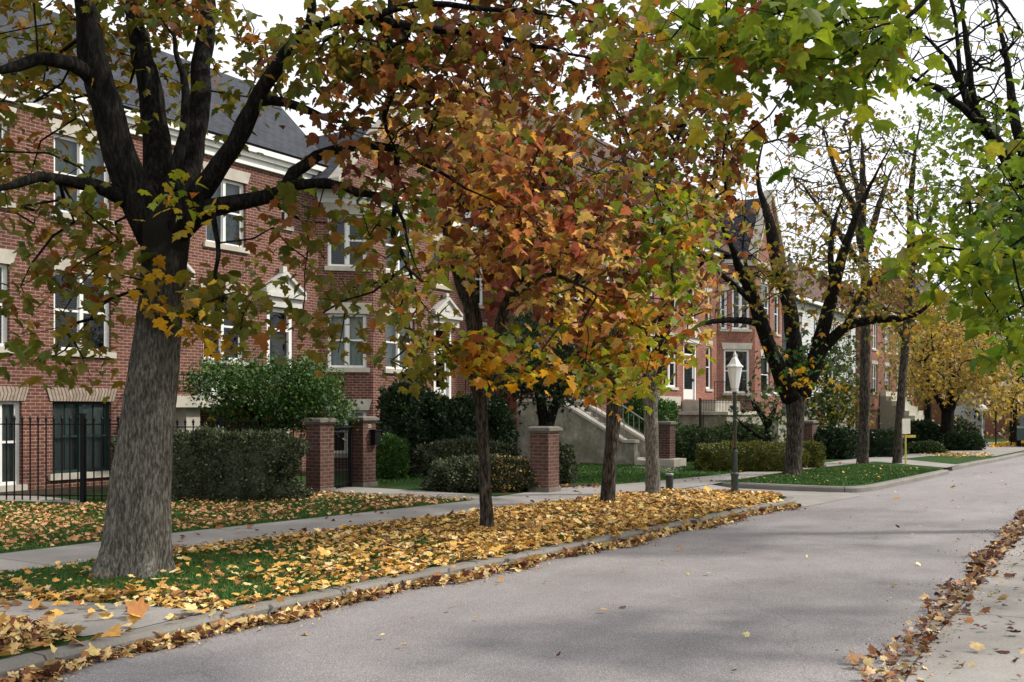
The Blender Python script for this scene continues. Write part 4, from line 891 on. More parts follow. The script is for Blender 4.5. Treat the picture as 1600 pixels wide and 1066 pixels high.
holes += [(X(440), X(453), 6.75, 7.55, 'a')]
holes += [(X(417), X(457), 2.4, 4.45, 'D'), (X(236), X(279), 2.4, 4.6, 'D')]
holes += [(X(-175), X(-110), z1b, z1t, 'd'), (X(-175), X(-110), z2b, z2t, 'd')]
mbw = MB(); wall(mbw, A0, A1, 0, 8.35, holes)
dd1 = (hit(512, bayA, bayB)[0], hit(573, bayA, bayB)[0]); dd2 = (hit(603, bayB, bayC)[0], hit(648, bayB, bayC)[0])
hb1 = [(*dd1, 2.9, 4.45), (*dd1, 5.8, 7.3), (*dd1, .45, 1.68)]; hb2 = [(*dd2, 2.9, 4.45), (*dd2, 5.8, 7.3), (*dd2, .45, 1.68)]
wall(mbw, bayA, bayB, 0, 7.75, hb1, u0=.1); wall(mbw, bayB, bayC, 0, 7.75, hb2, u0=.05)
cr_ = math.dist(bayC, bayD); hb3 = [(.3, cr_-.3, 2.9, 4.45), (.3, cr_-.3, 5.8, 7.3)]; wall(mbw, bayC, bayD, 0, 7.75, hb3)
hr = [pxhole(678, 702, 5.85, 7.3, bayD, E1), pxhole(735, 757, 5.4, 7.2, bayD, E1), pxhole(735, 757, 2.9, 4.5, bayD, E1), pxhole(678, 706, 1.9, 4.45, bayD, E1)]
wall(mbw, bayD, E1, 0, 8.0, hr); wall(mbw, E1, (29.4, 30), 0, 8.0); wall(mbw, (29.4, 30), (3, 30), 0, 8.35); wall(mbw, (3, 30), (3, 20), 0, 8.35)
# gable over the bay (parapet, slightly proud of the bay)
gz = 7.95; gp = (22.95, 18.82); g0, g1 = (20.35, 18.82), (25.6, 18.82)
mbw.poly([ST(*g0, gz), ST(*g1, gz), ST(*gp, 10.55)], [(0, 0), (5.25, 0), (2.6, 2.6)])
mbw.poly([ST(20.35, 19.05, gz), ST(22.95, 19.05, 10.55), ST(25.6, 19.05, gz)], [(0, 0), (2.6, 2.6), (5.25, 0)])
mbw.build('wall', 'brick', H1)
for h in holes:
    k = h[4]
    if k in 'ds': window(H1, A0, A1, h, 'double' if k == 'd' else 'double', curtain='fd' if h[2] > 5 else (None if h[0] > 5 else 'f'))
    elif k == 'g': window(H1, A0, A1, h, 'french', 'arch', frame='dark_frame', curtain='f')
    elif k == 'w': window(H1, A0, A1, h, 'double', 'arch', curtain='f')
    elif k == 'a': window(H1, A0, A1, h, 'single', 'white', ft=.05)
    else: door(H1, A0, A1, h, mat='door_dark')
for i, h in enumerate(hb1): window(H1, bayA, bayB, h, curtain=('f', None, 'hd')[i], lh=.32)
for i, h in enumerate(hb2): window(H1, bayB, bayC, h, curtain=('f', 'fd', None)[i], lh=.32)
for h in hb3: window(H1, bayC, bayD, h)
for h in hr[:3]: window(H1, bayD, E1, h, 'single', curtain='hd')
door(H1, bayD, E1, hr[3])
mb = MB()                                   # white cornice in two steps
for d, za, zb2 in ((.10, 8.1, 8.3), (.20, 8.3, 8.42), (.30, 8.42, 8.56)):
    wbox(mb, (3, 20), (21.0, 20), -.3, 18.1, za+.002, zb2, d, -.1)
mb.build('cornice', 'white', H1)
mb = MB()
for d, za, zb2 in ((.04, 7.6, 7.75), (.14, 7.75, 7.87), (.22, 7.87, 7.98)):
    q = [(20.9-d*.4, 20.0), (22.0-d*.4, 18.9-d), (24.6+d*.4, 18.9-d), (25.7+d*.4, 20.0)]
    mb.hexa([ST(*p, za+.002) for p in q], [ST(*p, zb2) for p in q])
mb.build('cornice', 'white', H1)
mb = MB()                                   # white coping along the gable rakes
for a, b in ((g0, gp), (g1, gp)):
    za, zb2 = gz-.05, 10.52
    F_ = [(a[0], za), (a[0], za+.17), (b[0], zb2+.2), (b[0], zb2)]
    f = [ST(x, 18.70, z) for x, z in F_]; k = [ST(x, 19.12, z) for x, z in F_]
    mb.poly(f); mb.poly(k[::-1]); mb.poly([f[1], k[1], k[2], f[2]]); mb.poly([f[0], f[3], k[3], k[0]]); mb.poly([f[0], k[0], k[1], f[1]])
mb.build('gable_coping', 'stone', H1)
mb = MB(); wbox(mb, g0, g1, 1.2, 4.0, 8.2, 8.36, .03, -.05); mb.build('string_course', 'stone', H1)
ev, rd, rz_, rt_ = 8.57, 12.1, 24.3, 22.9
solid_roof(H1, [[ST(2.6, 19.7, ev), ST(21.2, 19.7, ev), ST(22.9, rz_, rd), ST(2.6, rz_, rd)], [ST(22.9, 30, ev), ST(2.6, 30, ev), ST(2.6, rz_, rd), ST(22.9, rz_, rd)],
               [ST(21.2, 19.7, ev), ST(22.9, 30, ev), ST(22.9, rz_, rd)], [ST(2.6, 19.7, ev), ST(2.6, rz_, rd), ST(2.6, 30, ev)]])
solid_roof(H1, [[ST(20.3, 19.0, 7.95), ST(20.3, 26, 7.95), ST(22.95, 26, 10.2), ST(22.95, 19.0, 10.2)], [ST(25.6, 26, 7.95), ST(25.6, 19.0, 7.95), ST(22.95, 19.0, 10.2), ST(22.95, 26, 10.2)]])
solid_roof(H1, [[ST(25.0, 19.8, 8.05), ST(29.6, 19.8, 8.05), ST(29.6, 24, 9.6), ST(21.5, 24, 9.6)], [ST(29.6, 30.2, 8.0), ST(21, 30.2, 8.0), ST(21.5, 24, 9.6), ST(29.6, 24, 9.6)]])
mb = MB(); mb.sbox(25.75, 29.6, 19.72, 20.0, 7.85, 8.02); mb.build('gutter', 'white', H1)
# stoop with railing in front of the door, and its stairs
mb = MB(); s0_, s1_ = sp(272, 18.6), sp(470, 18.6); mb.sbox(s0_, s1_, 18.6, 19.98, 1.75, 2.02); mb.sbox(s0_+.5, s0_+.9, 18.8, 19.95, 0, 1.748); mb.sbox(s1_-1.4, s1_-.2, 18.8, 19.95, 0, 1.748); mb.build('stoop', 'stone', H1)
railing(H1, (s0_, 18.65), (s1_, 18.65), 2.02, 2.95-.45, n=26); railing(H1, (s0_, 18.65), (s0_, 19.9), 2.02, 2.5, n=8)
mb = MB(); mb.sbox(sp(330, 18.7), sp(372, 18.7), 18.75, 19.2, 2.03, 2.55); mb.build('porch_panel', 'white', H1)
mb = MB(); mb.sbox(26.2, 28.6, 18.6, 19.98, 1.6, 1.88); mb.sbox(26.3, 28.5, 18.9, 19.97, 0, 1.598); mb.build('stoop', 'stone', H1)
railing(H1, (26.25, 18.65), (28.55, 18.65), 1.88, 2.8, n=16)

# --- wing with plain red side wall, partly behind the trees
HM = root('brick_house', 'narrow deep red brick house between the gabled bay and the pink brick house', 'house', ST(29.4, 17.6), RZ, 'houses along the street')
mb = MB(); wall(mb, (29.45, 30), (29.45, 17.6), 0, 8.6); hm = [(1.0, 2.4, 2.9, 4.6), (1.0, 2.4, 5.8, 7.4), (4.2, 5.6, 2.9, 4.6), (4.2, 5.6, 5.8, 7.4)]
wall(mb, (29.45, 17.6), (36, 17.6), 0, 8.6, hm); wall(mb, (36, 17.6), (36, 30), 0, 8.6); wall(mb, (36, 30), (29.45, 30), 0, 8.6); mb.build('wall', 'brick_red', HM)
for h in hm: window(HM, (29.45, 17.6), (36, 17.6), h, curtain='hd')
mb = MB(); mb.sbox(29.3, 36.15, 17.35, 30, 8.602, 8.8); mb.build('cornice', 'white', HM)
solid_roof(HM, [[ST(29.3, 17.3, 8.82), ST(36.1, 17.3, 8.82), ST(36.1, 24, 11), ST(29.3, 24, 11)], [ST(36.1, 30.2, 8.82), ST(29.3, 30.2, 8.82), ST(29.3, 24, 11), ST(36.1, 24, 11)]])

# --- pink brick house
H2 = root('brick_house', 'pinkish brick house with steep brown roof and tall narrow gabled bay, behind the lamp post', 'house', ST(36.2, 20), RZ, 'houses along the street')
Q0, Q1 = (36.2, 20.0), (51.8, 20.0); K1, K2, K3 = (53.4, 18.4), (58.2, 18.4), (59.8, 20.0)
def X2(px): return hit(px, Q0, Q1)[0]
ZT2 = 10.2
hq = [(X2(1037), X2(1058), 2.8, 5.2), (X2(1037), X2(1058), 6.0, 8.2), (X2(1071), X2(1087), 6.4, 8.0), (X2(1102), X2(1111), 6.4, 7.9), (X2(1103), X2(1112), 2.8, 5.1), (X2(1003), X2(1022), 2.8, 5.2), (X2(1003), X2(1022), 6.0, 8.2), (X2(960), X2(980), 2.8, 5.2), (X2(960), X2(980), 6.0, 8.2)]
hd_ = (X2(1068), X2(1088), 2.2, 5.1); hl = [(X2(990), X2(1062), .5, 1.9)]
mb = MB(); wall(mb, Q0, Q1, 0, ZT2, hq+[hd_]+hl)
Lc = math.dist(Q1, K1)
c1h = [pxhole(1131, 1172, 2.6, 5.0, Q1, K1), pxhole(1144, 1172, 6.1, 8.7, Q1, K1), pxhole(1125, 1137, 6.1, 8.2, Q1, K1)]
c2h = [pxhole(1189, 1203, 2.6, 4.7, K1, K2), pxhole(1189, 1203, 6.1, 8.8, K1, K2), pxhole(1209, 1218, 6.1, 8.4, K1, K2), pxhole(1209, 1218, 2.6, 4.7, K1, K2)]
wall(mb, Q1, K1, 0, 9.6, c1h); wall(mb, K1, K2, 0, 9.6, c2h); wall(mb, K2, K3, 0, 9.6); wall(mb, K3, (60.0, 20), 0, ZT2); wall(mb, (60, 20), (60, 31), 0, ZT2); wall(mb, (60, 31), (36.2, 31), 0, ZT2); wall(mb, (36.2, 31), Q0, 0, ZT2)
pk = (55.8, 18.3)
for t_ in (18.3, 18.6): mb.poly([ST(53.0, t_, 9.9), ST(58.6, t_, 9.9), ST(55.8, t_, 13.9)], [(0, 0), (5.6, 0), (2.8, 4)])
mb.poly([ST(36.2, 20, ZT2), ST(36.2, 31, ZT2), ST(36.2, 25.5, 15)], [(0, 0), (11, 0), (5.5, 5)])
mb.build('wall', 'brick_pink', H2)
for h in hq: window(H2, Q0, Q1, h, 'double' if h[1]-h[0] > 1.2 else 'single', curtain='hd', ft=.11)
door(H2, Q0, Q1, hd_); window(H2, Q0, Q1, hl[0], 'double', lh=.45)
for h in c1h: window(H2, Q1, K1, h, 'double' if h[1]-h[0] > 1.0 else 'single', lh=.35, ft=.11, curtain=None)
for h in c2h: window(H2, K1, K2, h, 'single', lh=.35, ft=.11, curtain='hd')
mb = MB()
q = [(51.7, 20.0), (53.3, 18.2), (58.3, 18.2), (59.9, 20.0)]; mb.hexa([ST(*p, 9.602) for p in q], [ST(*p, 9.9) for p in q]); mb.build('cornice', 'stone', H2)
mb = MB()
for a in (53.0, 58.6):
    F_ = [(a, 9.85), (a, 10.2), (55.8, 14.25), (55.8, 13.9)]; f = [ST(x, 18.15, z) for x, z in F_]; k = [ST(x, 18.7, z) for x, z in F_]
    mb.poly(f); mb.poly(k[::-1]); mb.poly([f[1], k[1], k[2], f[2]]); mb.poly([f[0], f[3], k[3], k[0]])
mb.build('gable_coping', 'stone', H2)
mb = MB(); mb.sbox(36.0, 51.6, 19.7, 20.0, 10.0, 10.25); mb.build('gutter', 'white', H2)
solid_roof(H2, [[ST(36, 19.6, 10.25), ST(60, 19.6, 10.25), ST(60, 24.0, 15.6), ST(36, 24.0, 15.6)], [ST(60, 31.3, 10.2), ST(36, 31.3, 10.2), ST(36, 24, 15.6), ST(60, 24, 15.6)]], 'slate_brown')
solid_roof(H2, [[ST(53.0, 18.5, 9.9), ST(53.0, 24, 9.9), ST(55.8, 24, 13.8), ST(55.8, 18.5, 13.8)], [ST(58.6, 24, 9.9), ST(58.6, 18.5, 9.9), ST(55.8, 18.5, 13.8), ST(55.8, 24, 13.8)]], 'slate')
mb = MB(); mb.sbox(47, 50.5, 18.2, 19.97, 0, 2.15); mb.build('stoop', 'stone', H2); railing(H2, (47, 18.25), (51.5, 18.25), 2.15, 3.1, n=22)
mb = MB(); mb.sbox(60.2, 62.2, 19.0, 24, 0, 11.2); mb.build('chimney_wing', 'slate', H2)

# --- grey sided house, brick houses further on
def far_house(label, s0, s1, t0, zt, ridge, mat, roof, wins, grp='houses along the street', dep=10):
    H = root('house', label, 'house', ST(s0, t0), RZ, grp); mb = MB(); a, b = (s0, t0), (s1, t0)
    wall(mb, a, b, 0, zt, wins); wall(mb, b, (s1, t0+dep), 0, zt); wall(mb, (s1, t0+dep), (s0, t0+dep), 0, zt); wall(mb, (s0, t0+dep), a, 0, zt, [(3, 4.2, 3, 5), (6, 7.2, 3, 5), (3, 4.2, 6.2, 8)] if zt > 8.2 else ([(3, 4.2, 1.2, 2.6)] if dep > 5 else []))
    mb.poly([ST(s0, t0+dep, zt), ST(s0, t0, zt), ST(s0, t0+dep/2, ridge)], [(0, zt), (dep, zt), (dep/2, ridge)]); mb.build('wall', mat, H)
    for h in wins: window(H, a, b, h, 'double', ft=.12, curtain='hd')
    for h in ([(3, 4.2, 3, 5), (6, 7.2, 3, 5), (3, 4.2, 6.2, 8)] if zt > 8.2 else ([(3, 4.2, 1.2, 2.6)] if dep > 5 else [])): window(H, (s0, t0+dep), a, h, 'single', ft=.12)
    solid_roof(H, [[ST(s0-.3, t0-.4, zt+.05), ST(s1+.3, t0-.4, zt+.05), ST(s1+.3, t0+dep/2, ridge), ST(s0-.3, t0+dep/2, ridge)], [ST(s1+.3, t0+dep+.4, zt), ST(s0-.3, t0+dep+.4, zt), ST(s0-.3, t0+dep/2, ridge), ST(s1+.3, t0+dep/2, ridge)]], roof)
    mb = MB(); mb.sbox(s0-.3, s1+.3, t0-.5, t0-.3, zt-.2, zt+.02); mb.build('gutter', 'white', H)
    return H
def grid(L, n, zs, w_=1.5): return [(L*(i+.5)/n-w_/2, L*(i+.5)/n+w_/2, z, z+h) for i in range(n) for z, h in zs]
h3 = far_house('grey sided house with brown red roof behind the thick forked tree', 63, 80, 19.5, 9.0, 13.6, 'siding', 'slate_brown', grid(17, 4, [(2.9, 2), (6, 1.9)]))
mb = MB(); mb.sbox(66, 69, 18, 19.45, 0, 2.4); mb.build('stoop', 'cream', h3)
h4 = far_house('brick house with white windows and light stone stairs behind the two straight trunks', 82, 100, 19, 10, 13.5, 'brick_pink', 'slate_brown', grid(18, 4, [(3, 2.4), (6.6, 2.2)], 1.8))
mb = MB()
for i in range(8): mb.sbox(86, 92, 18.5-i*.45, 18.97-i*.0, i*0+.0, 3.2-i*.4+.001*i)
mb.build('stairs', 'cream', h4)
far_house('far brick house with dark grey roof above the ochre tree', 103, 135, 17, 10.5, 16.5, 'brick_pink', 'slate', grid(32, 6, [(3, 2.4), (6.6, 2.2)], 1.8))
# small grey house with a red brick corner by the junction
g = G(1534, 681.5); s_, t_ = toST(g[0], g[1])
hs = far_house('small pale grey house with white trim at the junction beyond the ochre tree', s_, s_+9, t_-1.0, 4.6, 6.6, 'siding', 'slate', grid(9, 3, [(1.0, 1.6)], 1.2), 'buildings at the junction', 3.2)
for i, h in enumerate([(1.2, 2.0, 0.1, 2.3)]):
    door(hs, (s_, t_+2.2), (s_, t_-1), (1.9, 2.9, .1, 2.4), pediment=False)
g = G(1562, 685); s_, t_ = toST(g[0], g[1])
hb_ = root('brick_gatehouse', 'small red brick building with a white band right of the pale grey house', 'building', ST(s_, t_), RZ, 'buildings at the junction'); mb = MB()
hw_ = [(.5, 1.5, 1.0, 2.2)]
wall(mb, (s_, t_+.8), (s_, t_-.6), 0, 3.0); wall(mb, (s_, t_-.6), (s_+5, t_-.6), 0, 3.0, hw_); wall(mb, (s_+5, t_-.6), (s_+5, t_+.8), 0, 3.0); wall(mb, (s_+5, t_+.8), (s_, t_+.8), 0, 3.0); mb.build('wall', 'brick_pink', hb_)
window(hb_, (s_, t_-.6), (s_+5, t_-.6), hw_[0]); mb = MB(); mb.sbox(s_-.08, s_+5.08, t_-.68, t_+.88, 3.002, 3.2); mb.sbox(s_-.04, s_+5.04, t_-.64, t_+.84, 1.55+.85, 2.52); mb.build('band', 'white', hb_)
solid_roof(hb_, [[ST(s_-.2, t_-.8, 3.22), ST(s_+5.2, t_-.8, 3.22), ST(s_+5.2, t_+.1, 3.9), ST(s_-.2, t_+.1, 3.9)], [ST(s_+5.2, t_+1, 3.22), ST(s_-.2, t_+1, 3.22), ST(s_-.2, t_+.1, 3.9), ST(s_+5.2, t_+.1, 3.9)]], 'slate')

g = G(1625, 672); s_, t_ = toST(g[0], g[1])
far_house('pale low building at the very end of the street, right of the red brick gatehouse', s_, s_+12, t_-1, 4.2, 5.6, 'siding', 'slate', grid(12, 4, [(1.0, 1.7)], 1.6), 'buildings at the junction', 4.5)
# ------------------------------------------------------------------ grey staircase
stp = root('staircase', 'grey rendered outdoor staircase with stone coping and light metal railings', 'staircase', ST(27.6, 13.3), RZ)
S0, S1 = 27.6, 29.3; TB, TT, TE = 13.3, 16.0, 17.55
def side_wall(sa, sb, tall=0):
    mb = MB(); prof = [(TB, 0), (TE, 0), (TE, 1.95), (TT, 1.95), (TB+.35, .68), (TB, .68)]
    a = [ST(sa, t, z) for t, z in prof]; b = [ST(sb, t, z) for t, z in prof]
    mb.poly(a[::-1], [(t, z) for t, z in prof][::-1]); mb.poly(b, prof)
    for i in range(len(prof)):
        j = (i+1) % len(prof); mb.poly([a[i], a[j], b[j], b[i]])
    return mb.build('side_wall', 'render', stp)
side_wall(S0, S0+.22); side_wall(S1-.22, S1)
for sa in (S0-.04, S1-.26):
    mb = MB(); sb = sa+.30
    for (ta, za, tb, zb2) in ((TE, 1.95, TT, 1.95), (TT, 1.95, TB+.35, .68), (TB+.35, .68, TB-.05, .68)):
        a = [ST(sa, ta, za+.002), ST(sb, ta, za+.002), ST(sb, tb, zb2+.002), ST(sa, tb, zb2+.002)]; b = [(x, y, z+.09) for x, y, z in a]; mb.hexa(a, b)
    mb.build('coping', 'stone', stp)
for i in range(10):
    mb = MB(); k = 10; t0 = TB+.25+(TT-TB-.25)*i/k; mb.sbox(S0+.225, S1-.225, t0, TE-.01*i-.01, 1.8*i/k+.001*i, 1.8*(i+1)/k); mb.build('step', 'stone', stp)
mb = MB(); mb.sbox(S0-.1, S1+.1, TB-.55, TB-.06, 0, .16); mb.build('step', 'stone', stp)
for sa in (S0+.11, S1-.11):
    railing(stp, (sa, TT), (sa, TB+.4), 2.04, 2.75, 'iron_grey', 12, zb2=.77, zt2=1.35); railing(stp, (sa, TE-.05), (sa, TT), 2.04, 2.75, 'iron_grey', 6)

# ------------------------------------------------------------------ brick piers
def pier(label, px, py, w_, h, dark=False, plinth=0, top=.06, group='brick gate piers'):
    g = G(px, py); r = root('brick_pier', label, 'pier', (g[0], g[1], 0), RZ, group); mb = MB()
    mb.cbox(g, w_, w_, plinth+.0, h-.1); mb.build('shaft', 'brick_pier', r)
    mb = MB(); mb.cbox(g, w_+.04, w_+.04, h-.1+.002, h-.06); mb.cbox(g, w_+.12, w_+.12, h-.058, h+.0); mb.cbox(g, w_+.08, w_+.08, h+.002, h+.03, taper=.8); mb.build('cap', 'stone_dark', r, bevel=.01)
    mb = MB(); pw = w_+(.5 if plinth > .15 else .06); mb.cbox(g, pw, pw, -.02, max(plinth, .10)); mb.build('plinth', 'stone' if plinth > .15 else 'stone_dark', r, bevel=.01)
    return r, g
p1_, g1_ = pier('brick gate pier at the end of the iron fence, left post of the gate', 500, 770, .40, 1.5)
p2_, g2_ = pier('brick gate pier carrying the black mailbox, right post of the gate', 566, 760, .42, 1.52)
pier('free-standing brick pier with stone cap at the edge of the flower bed', 851, 768, .44, 1.32)
pier('darker brick pier behind the slender maple trunk, beside the garden steps', 785, 722, .55, 1.5)
pier('brick pier on a stone plinth just right of the grey-trunked maple', 1041, 729, .40, 1.32, plinth=.24)
pier('distant brick pier right behind the thick forked trunk', 1261, 717, .5, 1.3)
# iron gate between the first two piers
def spear(mb, x, y, zt, r=.011):
    mb.lathe((x, y), [(r, zt-.13), (r*1.6, zt-.125), (r*1.6, zt-.11), (r, zt-.105), (.032, zt-.07), (.016, zt-.035), (.002, zt)], 6)
def picket_mesh(par, x, y, z0, zt):
    mb = MB(); mb.tube([(x, y, z0), (x, y, zt-.12)], .014, 4); spear(mb, x, y, zt, .014); return mb.build('picket', 'iron', par)
def fence(label, A, B, zt, gap=.148, name='iron_fence', posts=(), group='iron fences'):
    A = np.array(A[:2]); B = np.array(B[:2]); L = np.linalg.norm(B-A); rz = math.atan2(*(B-A)[::-1])
    r = root(name, label, 'gate' if name == 'iron_gate' else 'fence', (A[0], A[1], 0), rz, group)
    for z in (.12, zt-.18):
        mb = MB(); mb.cbox(((A+B)/2), L, .03, z, z+.022, rz); mb.build('rail', 'iron', r)
    n_ = int(L/gap); src = None
    for i in range(n_+1):
        q_ = A+(B-A)*(i/n_)
        if src is None: src = picket_mesh(r, q_[0], q_[1], .04, zt)
        else: c = src.copy(); COL.objects.link(c); c.parent = r; c.location = (L*i/n_, 0, 0)
    for f in posts:
        q_ = A+(B-A)*f; mb = MB(); mb.cbox(q_, .075, .075, -.02, zt+.0, rz); mb.cbox(q_, .10, .10, zt+.002, zt+.03, rz); mb.build('post', 'iron', r)
    return r
fence('tall black iron fence with spear tips in front of the curtained basement window', G(-160, 783), G(197, 786.5), 1.60, posts=(0, .41, .815, 1))
fence('black iron fence section behind the clipped hedge, ending at the brick gate pier', G(200, 776), G(482, 768), 1.52, posts=(0, .5))
fence('narrow black iron gate between the two brick gate piers', G(517, 768.5), G(548, 761.5), 1.38, .085, 'iron_gate', posts=(.03, .97), group=None)
fence('short black iron fence on the terrace edge behind the low dark hedge', ST(43.5, 17.6), ST(51, 17.6), 1.5+.7, .2, posts=(0, 1))
fence('distant black iron fence in front of the far brick house stairs', ST(62, 15.5), ST(70, 15.5), 1.7, .25, posts=(0, .5, 1))
mbx = root('mailbox', 'black mailbox fixed to the side of the brick gate pier', 'mailbox', (g2_[0], g2_[1], 0), RZ)
s_, t_ = toST(g2_[0], g2_[1]); mb = MB(); mb.sbox(s_+.02, s_+.2, t_-.36, t_-.222, .92, 1.22); mb.build('box', 'iron', mbx, bevel=.01); mb = MB(); mb.sbox(s_+.0, s_+.22, t_-.38, t_-.215, 1.222, 1.26); mb.build('lid', 'iron', mbx, bevel=.005)
# house number plate marks on the pier
def text(body, loc, rz, size, mat, par, name='house_number'):
    cu = bpy.data.curves.new(name, 'FONT'); cu.body = body; cu.size = size; cu.extrude = .004; cu.align_x = 'CENTER'
    tmp = bpy.data.objects.new(name, cu); COL.objects.link(tmp); dg = bpy.context.evaluated_depsgraph_get(); me = bpy.data.meshes.new_from_object(tmp.evaluated_get(dg)); bpy.data.objects.remove(tmp)
    o = link_mesh(name, me, mat, par); L, pr = FRAME[par.name]; l = to_local(np.array([loc]), L, pr)[0]; o.location = l; o.rotation_euler = (math.pi/2, 0, rz-pr); return o
q = ST(s_, t_-.214, 1.3); text('20', q, RZ, .11, 'cream', p2_)
# garden steps beside the dark pier
gs = root('garden_steps', 'three low dark brick steps between the dark pier and the free-standing pier', 'steps', G(817, 722), RZ); g = G(817, 722); s_, t_ = toST(g[0], g[1])
for i in range(3):
    mb = MB(); mb.sbox(s_-.4, s_+1.2, t_+i*.35, t_+2.5-.01*i, 0+.001*i, .17*(i+1)); mb.build('step', 'brick_pier', gs)
# stone terrace in front of the pink house
ter = root('terrace_wall', 'low stone terrace with dark planting panel in front of the pink brick house', 'wall', ST(44, 16.5), RZ); 
mb = MB(); mb.sbox(44.0, 49, 16.5, 18.9, 0, 1.45); mb.build('wall', 'render', ter); mb = MB(); mb.sbox(43.9, 49.1, 16.4, 19.0, 1.452, 1.6); mb.build('coping', 'stone', ter)
mb = MB(); mb.sbox(50.0, 57, 16.0, 17.6, 0, 1.3); mb.build('wall', 'render', ter)
# ------------------------------------------------------------------ lamp post
def lamp(label, px, py, mat_lo, mat_hi, sc=1.0):
    g = G(px, py); c = (g[0], g[1]); k = sc
    r = root('street_lamp', label, 'street lamp', (g[0], g[1], 0), 0, 'street lamps')
    mb = MB(); mb.lathe(c, [(.10*k, -.05), (.10*k, .03), (.085*k, .06), (.075*k, .10), (.072*k, .36*k), (.082*k, .38*k), (.082*k, .42*k), (.055*k, .45*k), (.05*k, .84*k), (.056*k, .86*k), (.05*k, .90*k)], 20); mb.build('base', mat_lo, r, smooth=False)
    mb = MB(); mb.lathe(c, [(.042*k, .9*k+.001), (.036*k, 1.5*k), (.033*k, 2.0*k), (.045*k, 2.01*k), (.045*k, 2.04*k), (.03*k, 2.05*k)], 20); mb.build('pole', mat_hi, r, smooth=True)
    return r, c
lp, c = lamp('dark green street lamp with tapered white glass lantern at the tip of the leafy verge', 1148, 773, 'lamp_green', 'lamp_green')
mb = MB(); mb.lathe(c, [(.03, 2.051), (.07, 2.06), (.075, 2.10), (.03, 2.11)], 16); mb.build('lantern_holder', 'white', lp, smooth=False)
mb = MB(); mb.lathe(c, [(.07, 2.112), (.08, 2.13), (.145, 2.50), (.14, 2.54)], 8); mb.build('lantern_glass', 'milk', lp)
mb = MB(); mb.lathe(c, [(.172, 2.542), (.172, 2.56), (.12, 2.61), (.06, 2.72), (.03, 2.75), (.035, 2.79), (.02, 2.83), (.004, 2.88)], 8); mb.build('lantern_cap', 'white', lp)
lp2, c = lamp('small white street lamp with a round globe near the far grey house', 1535, 688, 'white', 'white', .72)
mb = MB(); k = .72
mb.lathe(c, [(.06*k, 1.48)]+[(max(.01, .24*math.sin(math.pi*i/10)), 1.49+.24*(1-math.cos(math.pi*i/10))) for i in range(1, 10)]+[(.01, 1.98)], 16); mb.build('globe', 'milk', lp2, smooth=True)
# bollard
g = G(1046, 768); bo = root('bollard', 'short dark green cylindrical bollard between the grey-trunked maple and the lamp post', 'bollard', g, 0)
mb = MB(); mb.lathe(g, [(.085, -.02), (.085, .02), (.078, .03), (.078, .33), (.07, .335)], 20); mb.build('body', 'lamp_green', bo); mb = MB(); mb.lathe(g, [(.088, .336), (.088, .362), (.08, .375)], 20); mb.build('cap', 'iron_grey', bo)
# yellow sign
g = G(1415, 726); sg = root('sign', 'small yellow board on a thin yellow post in front of the dark hedge', 'sign', g, 0)
mb = MB(); mb.cbox((g[0], g[1]), .04, .04, -.05, 1.25, 0); mb.build('post', 'yellow', sg); mb = MB(); mb.cbox((g[0]-.01, g[1]-.06), .30, .03, .95, 1.42, .35); mb.build('board', 'cream', sg, bevel=.008)
mb = MB(); mb.cbox((g[0]+.12, g[1]+.03), .4, .03, .83, .91, 0); mb.build('bar', 'yellow', sg)
# distant street things: van, bench and posts near the junction
g = G(1622, 699); vn = root('parked_car', 'dark green parked car cut by the right edge at the junction', 'car', g, RZ+.1)
def carpart(name, mat, prof, hw, z=0, bevel=.05):
    mb = MB(); cs, sn = math.cos(RZ+.1), math.sin(RZ+.1)
    def q(x, y, zz): return (g[0]+cs*x-sn*y, g[1]+sn*x+cs*y, zz)
    a = [q(x, -hw, zz) for x, zz in prof]; b = [q(x, hw, zz) for x, zz in prof]; mb.poly(a); mb.poly(b[::-1])
    for i in range(len(prof)): j = (i+1) % len(prof); mb.poly([a[i], b[i], b[j], a[j]])
    return mb.build(name, mat, vn, bevel=bevel)
carpart('body', 'car_paint', [(-.1, .3), (4.2, .3), (4.2, .8), (3.2, .92), (.3, .95), (-.1, .85)], .85); carpart('cabin', 'door_dark', [(.3, .951), (3.2, .921), (2.6, 1.4), (.8, 1.42)], .74)
for x in (.7, 3.4):
    for y in (-.78, .78):
        cs, sn = math.cos(RZ+.1), math.sin(RZ+.1); mb = MB(); a = np.array([g[0]+cs*x-sn*(y-.1), g[1]+sn*x+cs*(y-.1), .2]); b = np.array([g[0]+cs*x-sn*(y+.1), g[1]+sn*x+cs*(y+.1), .2]); mb.tube([a, b], .32, 16); mb.build('wheel', 'rubber', vn)
for px, lab in ((1556, 'thin dark post left of the junction, nearest the brick gatehouse'), (1580, 'thin dark post nearest the right edge at the junction')):
    g_ = G(px, 697); mb = MB(); mb.lathe((g_[0], g_[1]), [(.06, 0), (.06, .04), (.03, .05), (.03, 1.5), (.05, 1.51), (.04, 1.6)], 10); o = mb.build('post', 'iron', None, loc=(g_[0], g_[1], 0)); tag(o, lab, 'post', 'posts at the junction')

